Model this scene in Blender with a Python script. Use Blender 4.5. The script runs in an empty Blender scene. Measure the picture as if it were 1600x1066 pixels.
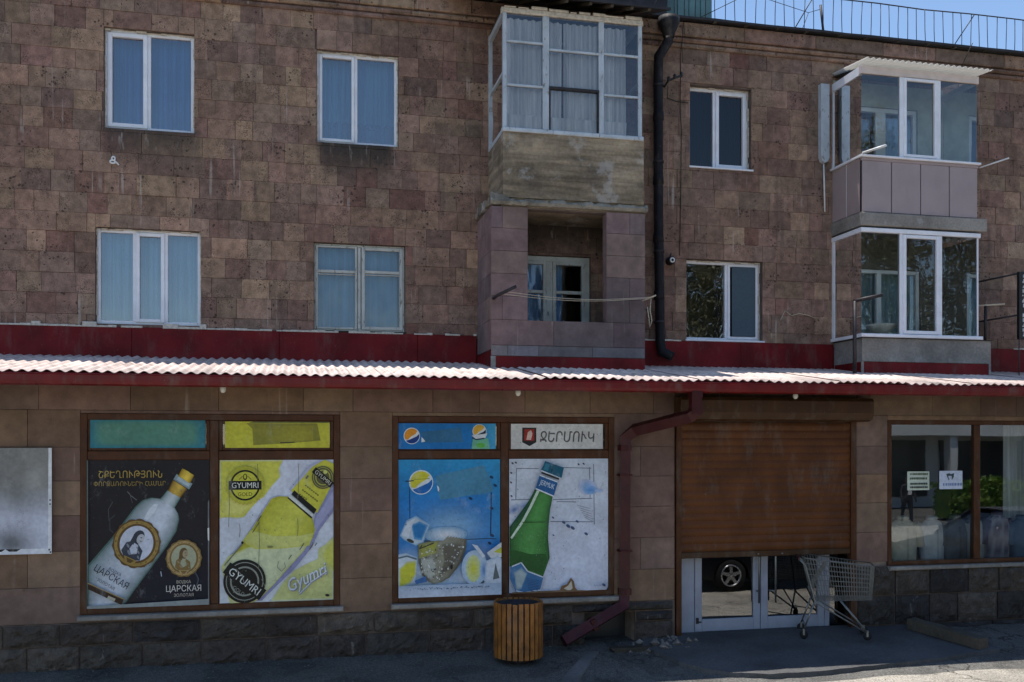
import bpy, math, random
from mathutils import Matrix, Vector, noise as mnoise
from mathutils.geometry import delaunay_2d_cdt
R = random.Random(7)
SC = bpy.context.scene
COL = SC.collection

# ------------------------------------------------------------------ camera, sky, sun, exposure
cam = bpy.data.cameras.new('camera')
cam.sensor_width = 36.0
cam.lens = 33.75
cam.shift_y = 157.0 / 1600.0
cam.clip_start = 0.1
cam.clip_end = 3000.0
cam_ob = bpy.data.objects.new('camera', cam)
COL.objects.link(cam_ob)
cam_ob.location = (0.0, -14.27, 2.65)
cam_ob.rotation_euler = (math.radians(90), 0, -math.radians(12.823))
SC.camera = cam_ob

SUN_TRAVEL = Vector((0.10, -0.20, -1.0)).normalized()      # direction the light travels
to_sun = -SUN_TRAVEL
SUN_EL = math.asin(to_sun.z)
SUN_ROT = math.atan2(to_sun.x, to_sun.y)

world = bpy.data.worlds.new('World')
SC.world = world
world.use_nodes = True
wn = world.node_tree
wn.nodes.clear()
sky = wn.nodes.new('ShaderNodeTexSky')
sky.sky_type = 'NISHITA'
sky.sun_disc = False
sky.sun_elevation = SUN_EL
sky.sun_rotation = SUN_ROT
sky.altitude = 0.0
sky.air_density = 1.0
sky.dust_density = 0.0
sky.ozone_density = 2.0
wbg = wn.nodes.new('ShaderNodeBackground')
wbg.inputs['Strength'].default_value = 0.135
wout = wn.nodes.new('ShaderNodeOutputWorld')
wn.links.new(sky.outputs[0], wbg.inputs['Color'])
wn.links.new(wbg.outputs[0], wout.inputs['Surface'])

sun = bpy.data.lights.new('sun', 'SUN')
sun.energy = 4.8
sun.angle = math.radians(0.53)
sun.color = (1.0, 0.955, 0.89)
sun_ob = bpy.data.objects.new('sun', sun)
COL.objects.link(sun_ob)
sun_ob.location = (0, 20, 40)
sun_ob.rotation_euler = SUN_TRAVEL.to_track_quat('-Z', 'Y').to_euler()

SC.view_settings.view_transform = 'Standard'
SC.view_settings.look = 'None'
SC.view_settings.exposure = 0.42
SC.view_settings.gamma = 1.0
SC.view_settings.use_curve_mapping = False
SC.render.engine = 'CYCLES'
SC.cycles.use_denoising = True
SC.cycles.use_adaptive_sampling = True
SC.cycles.adaptive_threshold = 0.02
SC.cycles.max_bounces = 6
SC.cycles.diffuse_bounces = 2
SC.cycles.glossy_bounces = 3
SC.cycles.transparent_max_bounces = 10
SC.cycles.sample_clamp_indirect = 6.0
SC.cycles.caustics_reflective = False
SC.cycles.caustics_refractive = False

# ------------------------------------------------------------------ colour and material helpers
def lin(v):
    v /= 255.0
    return v / 12.92 if v <= 0.04045 else ((v + 0.055) / 1.055) ** 2.4
def c(r, g, b):
    return (lin(r), lin(g), lin(b), 1.0)

class NT:
    def __init__(s, name):
        s.m = bpy.data.materials.new(name)
        s.m.use_nodes = True
        s.t = s.m.node_tree
        s.t.nodes.clear()
        s.out = s.t.nodes.new('ShaderNodeOutputMaterial')
    def n(s, typ, props=None, **ins):
        nd = s.t.nodes.new('ShaderNode' + typ)
        for k, v in (props or {}).items():
            setattr(nd, k, v)
        for k, v in ins.items():
            key = int(k[1:]) if k[0] == 'i' and k[1:].isdigit() else k.replace('_', ' ')
            s.put(nd.inputs[key], v)
        return nd
    def put(s, sock, v):
        if isinstance(v, bpy.types.Node):
            v = v.outputs[0]
        if isinstance(v, bpy.types.NodeSocket):
            s.t.links.new(v, sock)
        else:
            sock.default_value = v
    def pos(s, scale=(1, 1, 1)):
        g = s.n('NewGeometry')
        if tuple(scale) == (1, 1, 1):
            return g.outputs['Position']
        return s.n('Mapping', i0=g.outputs['Position'], Scale=scale).outputs[0]
    def noise(s, scale, detail=4.0, vec=None, rough=0.55, dist=0.0):
        return s.n('TexNoise', Vector=vec if vec is not None else s.pos(), Scale=scale, Detail=detail,
                   Roughness=rough, Distortion=dist).outputs[0]
    def ramp(s, v, a, b, lo=0.0, hi=1.0):
        return s.n('MapRange', {'interpolation_type': 'SMOOTHSTEP'}, Value=v, From_Min=a, From_Max=b,
                   To_Min=lo, To_Max=hi).outputs[0]
    def math(s, op, a, b=0.0):
        nd = s.n('Math', {'operation': op})
        s.put(nd.inputs[0], a)
        s.put(nd.inputs[1], b)
        return nd.outputs[0]
    def mix(s, fac, a, b, mode='MIX'):
        nd = s.n('Mix', {'data_type': 'RGBA', 'blend_type': mode})
        s.put(nd.inputs[0], fac)
        s.put(nd.inputs[6], a)
        s.put(nd.inputs[7], b)
        return nd.outputs[2]
    def mul(s, col, f):
        cc = s.n('CombineColor')
        for i in range(3):
            s.put(cc.inputs[i], f)
        return s.mix(1.0, col, cc.outputs[0], 'MULTIPLY')
    def bump(s, h, strength=0.4, dist=0.01, normal=None):
        nd = s.n('Bump', Height=h, Strength=strength, Distance=dist)
        if normal is not None:
            s.put(nd.inputs['Normal'], normal)
        return nd.outputs[0]
    def princ(s, col, rough=0.6, metal=0.0, normal=None, spec=0.5, **kw):
        p = s.n('BsdfPrincipled', Base_Color=col, Roughness=rough, Metallic=metal)
        s.put(p.inputs['Specular IOR Level'], spec)
        if normal is not None:
            s.put(p.inputs['Normal'], normal)
        for k, v in kw.items():
            s.put(p.inputs[k.replace('_', ' ')], v)
        return s.finish(p)
    def finish(s, sh):
        s.t.links.new(sh.outputs[0] if isinstance(sh, bpy.types.Node) else sh, s.out.inputs['Surface'])
        return s.m

def simple(name, col, rough=0.55, metal=0.0, vary=0.12, scale=6.0, bump=0.0, bscale=60.0, spec=0.5, attr=False, grime=0.0):
    t = NT(name)
    base = t.n('Attribute', {'attribute_name': 'Col'}).outputs['Color'] if attr else col
    f = t.ramp(t.noise(scale, 5), 0.3, 0.7, 1 - vary, 1 + vary)
    cc = t.mul(base, f)
    if grime:
        gm = t.ramp(t.noise(1.0, 6, t.pos((5, 5, 1.6)), 0.65), 0.50, 0.72)
        cc = t.mix(t.math('MULTIPLY', gm, grime), cc, (0.16, 0.135, 0.11, 1))
        sp_ = t.ramp(t.noise(1.0, 3, t.pos((38, 38, 38)), 0.5), 0.70, 0.76)
        cc = t.mix(t.math('MULTIPLY', sp_, grime), cc, (0.30, 0.27, 0.23, 1))
    nrm = None
    if bump:
        nrm = t.bump(t.noise(bscale, 4), bump, 0.004)
    rr = t.ramp(t.noise(scale * 2.3, 3), 0.25, 0.75, max(0.02, rough - 0.08), min(1, rough + 0.08))
    return t.princ(cc, rr, metal, nrm, spec)

def mat_stone(name, pits=1.0, streak=0.35, stains=(), rough_bump=0.85, smooth=False, coarse=0.0):
    t = NT(name)
    base = t.n('Attribute', {'attribute_name': 'Col'}).outputs['Color']
    p = t.pos()
    big = t.math('MULTIPLY', t.ramp(t.noise(0.55, 4, p), 0.3, 0.7, 0.82, 1.12), t.ramp(t.noise(2.6, 5, p, 0.6), 0.3, 0.7, 0.84, 1.12))
    mid = t.ramp(t.noise(9.0, 6, p), 0.25, 0.75, 0.74 if not smooth else 0.86, 1.26 if not smooth else 1.12)
    fine = t.ramp(t.noise(70.0, 4, p), 0.25, 0.75, 0.84 if not smooth else 0.93, 1.16 if not smooth else 1.07)
    col = t.mul(t.mul(t.mul(base, big), mid), fine)
    # pores of the volcanic stone
    warp = t.n('VectorMath', {'operation': 'ADD'}, i0=p)
    wn_ = t.n('TexNoise', Vector=p, Scale=11.0, Detail=2.0)
    sub = t.n('VectorMath', {'operation': 'SCALE'}, i0=wn_.outputs['Color'])
    sub.inputs['Scale'].default_value = 0.07
    t.put(warp.inputs[1], sub.outputs[0])
    vor = t.n('TexVoronoi', Vector=warp.outputs[0], Scale=16.0).outputs['Distance']
    where = t.ramp(t.noise(2.3, 5, p), 0.47, 0.64)
    size = t.math('MULTIPLY', where, 0.29 * pits)
    pit = t.math('MULTIPLY', t.math('LESS_THAN', vor, size), 1.0)
    vor2 = t.n('TexVoronoi', Vector=warp.outputs[0], Scale=52.0).outputs['Distance']
    where2 = t.ramp(t.noise(3.7, 4, p), 0.40, 0.62)
    pit2 = t.math('LESS_THAN', vor2, t.math('MULTIPLY', where2, 0.36 * pits))
    allp = t.math('MAXIMUM', pit, t.math('MULTIPLY', pit2, 0.75))
    col = t.mix(t.math('MULTIPLY', allp, 0.76), col, (0.035, 0.026, 0.024, 1))
    # lime runs: thin pale vertical streaks; soot: darker ones
    sv = t.pos((15.0, 15.0, 0.55))
    st = t.math('MULTIPLY', t.ramp(t.noise(1.0, 2, sv, 0.5), 0.63, 0.70), t.ramp(t.noise(1.15, 4, p), 0.48, 0.60))
    col = t.mix(t.math('MULTIPLY', st, streak), col, (0.50, 0.43, 0.37, 1))
    sv2 = t.pos((5.0, 5.0, 0.3))
    st2 = t.math('MULTIPLY', t.ramp(t.noise(1.3, 3, sv2, 0.5), 0.56, 0.72), t.ramp(t.noise(0.7, 2, t.pos((1, 1, 1.3))), 0.45, 0.65))
    col = t.mix(t.math('MULTIPLY', st2, streak * 0.9), col, (0.075, 0.06, 0.055, 1))
    if stains:
        sx = t.n('SeparateXYZ', i0=p)
        dirt = t.noise(1.0, 5, t.pos((6.0, 6.0, 1.4)), 0.6)
        chalk = t.ramp(t.noise(1.0, 5, t.pos((13.0, 13.0, 3.0)), 0.6), 0.60, 0.70)
        for (x0, x1, z0, z1, amt) in stains:
            mx = t.math('MULTIPLY', t.ramp(sx.outputs[0], x0 - 0.12, x0 + 0.12), t.ramp(sx.outputs[0], x1 - 0.12, x1 + 0.12, 1, 0))
            mz = t.math('MULTIPLY', t.ramp(sx.outputs[2], z0, z1), t.ramp(sx.outputs[2], z1, z1 + 0.05, 1, 0))
            m = t.math('MULTIPLY', mx, mz)
            col = t.mix(t.math('MULTIPLY', m, t.ramp(dirt, 0.25, 0.45, 0, amt)), col, (0.05, 0.045, 0.04, 1))
            col = t.mix(t.math('MULTIPLY', m, t.math('MULTIPLY', chalk, 0.5)), col, (0.45, 0.40, 0.36, 1))
    h = t.math('SUBTRACT', t.math('ADD', t.noise(38.0, 6, p), t.math('MULTIPLY', t.noise(7.0, 4, p), 0.8)), t.math('MULTIPLY', allp, 0.8))
    nrm = t.bump(h, rough_bump, 0.010)
    if coarse:
        nrm = t.bump(t.math('ADD', t.noise(11.0, 5, p, 0.6, 0.8), t.math('MULTIPLY', t.noise(30.0, 4, p), .4)), 1.0, coarse, nrm)
    return t.princ(col, 0.9, 0, nrm, 0.2)

def mat_glass(name, tint=(0.80, 0.86, 0.88, 1), base=0.03, gain=1.5, wavy=0.02, wscale=1.6, refl=(0.95, 0.97, 1.0, 1)):
    t = NT(name)
    nrm = t.bump(t.noise(wscale, 2, t.pos((1, 1, 0.6))), wavy, 0.1)
    fr = t.n('Fresnel', IOR=1.52)
    fac = t.math('MINIMUM', t.math('ADD', t.math('MULTIPLY', fr.outputs[0], gain), base), 1.0)
    gl = t.n('BsdfGlossy', Color=refl, Roughness=0.012)
    t.put(gl.inputs['Normal'], nrm)
    tr = t.n('BsdfTransparent', Color=tint)
    mx = t.n('MixShader', i0=fac)
    t.put(mx.inputs[1], tr)
    t.put(mx.inputs[2], gl)
    return t.finish(mx)

def mat_curtain(name, col, lace=0.0, trans=0.35):
    t = NT(name)
    p = t.pos()
    f = t.ramp(t.noise(1.0, 4, t.pos((14, 14, 0.6))), 0.3, 0.7, 0.74, 1.10)  # gathered-cloth streaks; fold shading put into the colour
    cc = t.mul(col, f)
    d = t.n('BsdfDiffuse', Color=cc, Roughness=0.6)
    tl = t.n('BsdfTranslucent', Color=cc)
    mx = t.n('MixShader', i0=trans)
    t.put(mx.inputs[1], d)
    t.put(mx.inputs[2], tl)
    if lace:
        v = t.n('TexVoronoi', Vector=p, Scale=26.0).outputs['Distance']
        hole = t.math('MULTIPLY', t.ramp(v, 0.12, 0.2, 1, 0), lace)
        tp = t.n('BsdfTransparent')
        m2 = t.n('MixShader', i0=hole)
        t.put(m2.inputs[1], mx)
        t.put(m2.inputs[2], tp)
        mx = m2
    return t.finish(mx)

def mat_paint_old(name, paint, under, amount=0.45):
    t = NT(name)
    n1 = t.noise(1.0, 6, t.pos((26, 26, 9)), 0.65)
    f = t.ramp(n1, 0.62 - amount * 0.3, 0.72 - amount * 0.3)
    cc = t.mix(f, paint, under)
    cc = t.mul(cc, t.ramp(t.noise(4, 4), 0.3, 0.7, 0.85, 1.1))
    nrm = t.bump(t.math('SUBTRACT', 1.0, f), 0.5, 0.002)
    return t.princ(cc, t.ramp(f, 0, 1, 0.45, 0.85), 0, nrm)

def mat_concrete(name, col, dark=0.6, boards=False, scale=1.0, pale=0.0):
    t = NT(name)
    p = t.pos()
    a = t.ramp(t.noise(1.1 * scale, 6, p, 0.6), 0.28, 0.72, dark, 1.2)
    b = t.ramp(t.noise(28 * scale, 5, p), 0.25, 0.75, 0.85, 1.15)
    cc = t.mul(t.mul(col, a), b)
    h = t.noise(34 * scale, 6, p)
    if boards:
        g = t.noise(1.0, 5, t.pos((1.1, 1.1, 11.0)), 0.6)
        cc = t.mul(cc, t.ramp(g, 0.3, 0.7, 0.62, 1.3))
        dk = t.ramp(t.noise(1.7, 5, p, 0.6), 0.52, 0.68)
        cc = t.mix(t.math('MULTIPLY', dk, 0.55), cc, (0.06, 0.05, 0.045, 1))
        h = t.math('ADD', h, g)
    if pale:
        w = t.ramp(t.noise(2.3, 6, p, 0.65), 0.56, 0.64)
        cc = t.mix(t.math('MULTIPLY', w, pale), cc, (0.55, 0.53, 0.50, 1))
    return t.princ(cc, 0.9, 0, t.bump(h, 0.5, 0.01), 0.2)

def mat_asphalt(name, base):
    t = NT(name)
    p = t.pos()
    spk = t.n('TexVoronoi', Vector=p, Scale=70.0)
    sp = t.ramp(spk.outputs['Color'], 0.2, 0.9, 0.72, 1.35)
    big = t.ramp(t.noise(0.5, 6, p, 0.6), 0.3, 0.7, 0.72, 1.25)
    patch = t.ramp(t.noise(1.3, 5, p, 0.6, 0.6), 0.52, 0.56, 1.0, 0.75)
    cc = t.mul(t.mul(t.mul(base, sp), big), patch)
    vc = t.n('TexVoronoi', {'feature': 'DISTANCE_TO_EDGE'}, Vector=t.n('VectorMath', {'operation': 'ADD'}, i0=p,
             i1=t.n('TexNoise', Vector=p, Scale=2.2, Detail=5.0).outputs['Color']).outputs[0], Scale=0.62)
    crack = t.math('MULTIPLY', t.ramp(vc.outputs['Distance'], 0.004, 0.012, 1, 0), t.ramp(t.noise(0.6, 2, p), 0.46, 0.56))
    cc = t.mix(t.math('MULTIPLY', crack, 0.8), cc, (0.03, 0.028, 0.025, 1))
    h = t.math('SUBTRACT', t.math('ADD', t.math('MULTIPLY', spk.outputs['Distance'], 0.6), t.noise(16, 5, p)), crack)
    return t.princ(cc, 0.88, 0, t.bump(h, 0.7, 0.012), 0.3)

def mat_leaf(name, a, b):
    t = NT(name)
    oi = t.noise(2.2, 3)
    cc = t.mix(t.ramp(oi, 0.35, 0.65), a, b)
    d = t.n('BsdfPrincipled', Base_Color=cc, Roughness=0.55)
    tl = t.n('BsdfTranslucent', Color=cc)
    mx = t.n('MixShader', i0=0.3)
    t.put(mx.inputs[1], d)
    t.put(mx.inputs[2], tl)
    return t.finish(mx)

def mat_print():
    t = NT('printed_vinyl')
    base = t.n('Attribute', {'attribute_name': 'Col'}).outputs['Color']
    p = t.pos()
    f = t.ramp(t.noise(3.0, 5, p), 0.3, 0.7, 0.88, 1.08)
    f2 = t.ramp(t.noise(22.0, 5, p), 0.3, 0.7, 0.90, 1.08)
    cc = t.mul(t.mul(base, f), f2)
    # faded and scuffed patches with a shape of their own
    sc = t.ramp(t.noise(1.0, 6, t.pos((5, 5, 3)), 0.7), 0.56, 0.72)
    cc = t.mix(t.math('MULTIPLY', sc, 0.22), cc, (0.55, 0.56, 0.58, 1))
    sk = t.ramp(t.noise(1.0, 5, t.pos((34, 34, 16)), 0.6), 0.70, 0.76)
    cc = t.mix(t.math('MULTIPLY', sk, 0.45), cc, (0.12, 0.11, 0.10, 1))
    vc = t.n('TexVoronoi', {'feature': 'DISTANCE_TO_EDGE'}, Vector=t.n('VectorMath', {'operation': 'ADD'}, i0=p,
             i1=t.n('TexNoise', Vector=p, Scale=7.0, Detail=4.0).outputs['Color']).outputs[0], Scale=2.6)
    ck = t.math('MULTIPLY', t.ramp(vc.outputs['Distance'], 0.004, 0.014, 1, 0), t.ramp(t.noise(3.2, 4, p), 0.54, 0.62))
    cc = t.mix(t.math('MULTIPLY', ck, 0.5), cc, (0.14, 0.13, 0.12, 1))
    nrm = t.bump(t.noise(1.0, 3, t.pos((3, 3, 1.2))), 0.12, 0.02)
    return t.princ(cc, 0.34, 0, nrm, 0.2)

MT = {}
MT['tuff'] = mat_stone('tuff_stone', 1.0, 0.55,
                       stains=((0.35, 1.45, 6.25, 7.03, 0.95), (-2.6, -1.3, 6.35, 7.03, 0.7), (3.2, 4.9, 5.3, 6.0, 0.9),
                               (2.0, 2.85, 6.2, 7.4, 0.35), (6.1, 7.3, 6.5, 7.0, 0.25)))
MT['slab'] = mat_stone('facing_slab', 0.35, 0.30, rough_bump=0.25, smooth=True)
MT['plinth'] = mat_stone('plinth_stone', 0.6, 0.25, rough_bump=0.8, coarse=0.05)
MT['mortar'] = simple('mortar', c(108, 92, 82), 0.95, 0, 0.25, 8, 0.5)
MT['mortar_pale'] = simple('pale_mortar', c(150, 134, 122), 0.95, 0, 0.25, 8, 0.5)
MT['upvc'] = simple('white_plastic', c(238, 238, 242), 0.38, 0, 0.06, 5)
MT['oldpaint'] = mat_paint_old('peeling_window_paint', c(190, 192, 184), c(124, 112, 96), 0.16)
MT['oldpaint2'] = mat_paint_old('worn_pale_blue_paint', c(190, 198, 204), c(140, 132, 122), 0.12)
MT['putty'] = simple('pale_putty', c(205, 195, 180), 0.9, 0, 0.2, 20, 0.6, 50)
MT['glass'] = mat_glass('window_glass', (0.95, 0.97, 0.98, 1), base=0.13, gain=1.6, wavy=0.06)
MT['glass_dark'] = mat_glass('dark_window_glass', (0.80, 0.83, 0.86, 1), base=0.0, gain=1.1)
MT['glass_old'] = mat_glass('old_window_glass', (0.97, 0.98, 0.98, 1), base=0.04, gain=1.4, wavy=0.10, wscale=2.6)
MT['glass_clear'] = mat_glass('balcony_glass', (0.88, 0.94, 0.93, 1), base=0.03, gain=1.5, wavy=0.03)
MT['glass_shop'] = mat_glass('shop_glass', (0.90, 0.93, 0.91, 1), base=0.07, gain=1.9, wavy=0.015, wscale=0.9)
MT['glass_door'] = mat_glass('door_glass', (0.30, 0.31, 0.30, 1), base=0.12, gain=2.0, wavy=0.01, wscale=0.8)
MT['cur_blue'] = mat_curtain('pale_blue_curtain', c(104, 170, 232))
MT['cur_blue2'] = mat_curtain('gathered_blue_curtain', c(134, 190, 226))
MT['cur_lace'] = mat_curtain('blue_lace_curtain', c(128, 172, 212), 0.8)
MT['cur_white'] = mat_curtain('white_net_curtain', c(244, 244, 244), 0.0, 0.12)
MT['cur_dot'] = mat_curtain('spotted_net_curtain', c(160, 214, 240), 0.25)
MT['cur_dark'] = mat_curtain('dark_curtain', c(40, 44, 60))
MT['net'] = simple('insect_screen', c(70, 86, 96), 0.8, 0, 0.05, 20)
MT['room'] = simple('room_wall', c(98, 92, 84), 0.9, 0, 0.15, 2)
MT['room_light'] = simple('balcony_inner_wall', c(188, 192, 176), 0.9, 0, 0.22, 3, 0.3, 30)
MT['brown'] = simple('brown_plastic_profile', c(78, 46, 26), 0.4, 0, 0.16, 7, spec=0.2, grime=0.4)
MT['shutter'] = simple('brown_shutter_aluminium', c(94, 54, 25), 0.45, 0.0, 0.22, 2.4, spec=0.25, grime=0.4)
MT['shutter_box'] = simple('dark_brown_sheet', c(72, 48, 30), 0.4, 0, 0.12, 4, spec=0.25, grime=0.4)
MT['redband'] = simple('wine_red_sheet', c(108, 23, 25), 0.6, 0, 0.28, 2.2, 0.15, 3, spec=0.2, grime=0.30)
MT['gutter'] = simple('red_gutter_plastic', c(104, 14, 19), 0.35, 0, 0.22, 3, spec=0.35, grime=0.4)
MT['pipe_red'] = simple('maroon_downpipe', c(64, 18, 20), 0.42, 0, 0.2, 6, spec=0.3, grime=0.12)
MT['corr'] = simple('pale_corrugated_sheet', c(208, 186, 174), 0.6, 0, 0.28, 1.7, 0.2, 40, grime=0.75)
MT['pipe_black'] = simple('black_downpipe', c(26, 24, 28), 0.6, 0, 0.3, 5, spec=0.25, grime=0.4)
MT['roof_black'] = simple('tarred_roof_sheet', c(46, 42, 44), 0.7, 0, 0.3, 3, 0.4, 30)
MT['teal'] = simple('teal_sheet_metal', c(104, 134, 130), 0.5, 0.1, 0.2, 5)
MT['iron'] = simple('dark_iron', c(52, 48, 50), 0.6, 0.3, 0.3, 12)
MT['steel'] = simple('galvanised_steel', c(128, 130, 128), 0.4, 0.7, 0.15, 14)
MT['alu'] = simple('grey_white_door_profile', c(156, 160, 172), 0.4, 0, 0.07, 5, grime=0.18)
MT['rope'] = simple('pale_rope', c(196, 182, 158), 0.9, 0, 0.1, 20)
MT['wire'] = simple('black_wire', c(30, 28, 28), 0.7, 0, 0.1, 20)
MT['panel'] = simple('mauve_grey_panel', c(166, 148, 146), 0.45, 0, 0.06, 2, grime=0.15)
MT['slabconc'] = mat_concrete('balcony_concrete', c(150, 144, 136), 0.6, pale=0.3)
MT['board'] = mat_concrete('board_marked_concrete', c(150, 134, 112), 0.6, boards=True, pale=0.35)
MT['crumble'] = mat_concrete('crumbling_plaster', c(150, 142, 128), 0.4, pale=0.5, scale=3.0)
MT['apron'] = mat_concrete('apron_concrete', c(86, 85, 85), 0.72)
MT['kerb'] = mat_concrete('kerb_concrete', c(104, 102, 100), 0.6)
MT['timber'] = mat_concrete('weathered_beam', c(84, 77, 67), 0.55, boards=False)
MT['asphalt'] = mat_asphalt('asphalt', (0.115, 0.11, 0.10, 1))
MT['road'] = mat_asphalt('sunlit_gravel_road', (0.34, 0.31, 0.26, 1))  # gravel paled for sunlight, against asphalt kept dark for the shade
def mat_plastic_sheet():
    t = NT('translucent_corrugated_plastic')
    d = t.n('BsdfDiffuse', Color=c(232, 230, 226)); tl = t.n('BsdfTranslucent', Color=c(236, 234, 228))
    mx = t.n('MixShader', i0=0.5); t.put(mx.inputs[1], d); t.put(mx.inputs[2], tl)
    return t.finish(mx)
MT['plasticsheet'] = mat_plastic_sheet()
MT['grit'] = simple('loose_rubble', c(120, 112, 104), 0.95, 0, 0.3, 10, 0.5)
MT['binwood'] = simple('orange_stained_slat', c(136, 86, 30), 0.55, 0, 0.35, 7, 0.2, 40, grime=0.4)
MT['print'] = mat_print()
MT['beige'] = simple('beige_plastic', c(214, 198, 190), 0.5, 0, 0.06, 6)
MT['white'] = simple('white_enamel', c(228, 228, 226), 0.4, 0, 0.08, 8)
MT['black'] = simple('black_plastic', c(22, 22, 24), 0.45, 0, 0.1, 8)
MT['rubber'] = simple('tyre_rubber', c(26, 26, 27), 0.85, 0, 0.15, 20)
MT['carpaint'] = simple('dark_car_paint', c(30, 32, 38), 0.18, 0.3, 0.03, 2)
MT['carglass'] = simple('car_glass', c(20, 24, 28), 0.05, 0, 0.02, 2, spec=0.9)
MT['alloy'] = simple('alloy_rim', c(200, 202, 206), 0.28, 0.9, 0.05, 9)
MT['lampw'] = simple('frosted_lamp_glass', c(232, 230, 222), 0.3, 0, 0.05, 9)
MT['paper'] = MT['print']
MT['stucco'] = simple('white_render', c(222, 222, 218), 0.85, 0, 0.07, 1.2)
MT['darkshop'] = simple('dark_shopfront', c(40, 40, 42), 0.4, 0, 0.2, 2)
MT['bark'] = simple('bark', c(104, 94, 80), 0.95, 0, 0.3, 8, 0.6, 20)
MT['leaf'] = mat_leaf('poplar_leaf', c(92, 96, 66), c(122, 116, 86))
MT['hedge'] = mat_leaf('hedge_leaf', c(84, 116, 44), c(128, 152, 66))
MT['cloth'] = simple('shirt_cloth', (1, 1, 1, 1), 0.9, 0, 0.12, 9, 0.4, 30, attr=True)
MT['col'] = simple('coloured_surface', (1, 1, 1, 1), 0.6, 0, 0.1, 8, attr=True)

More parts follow.
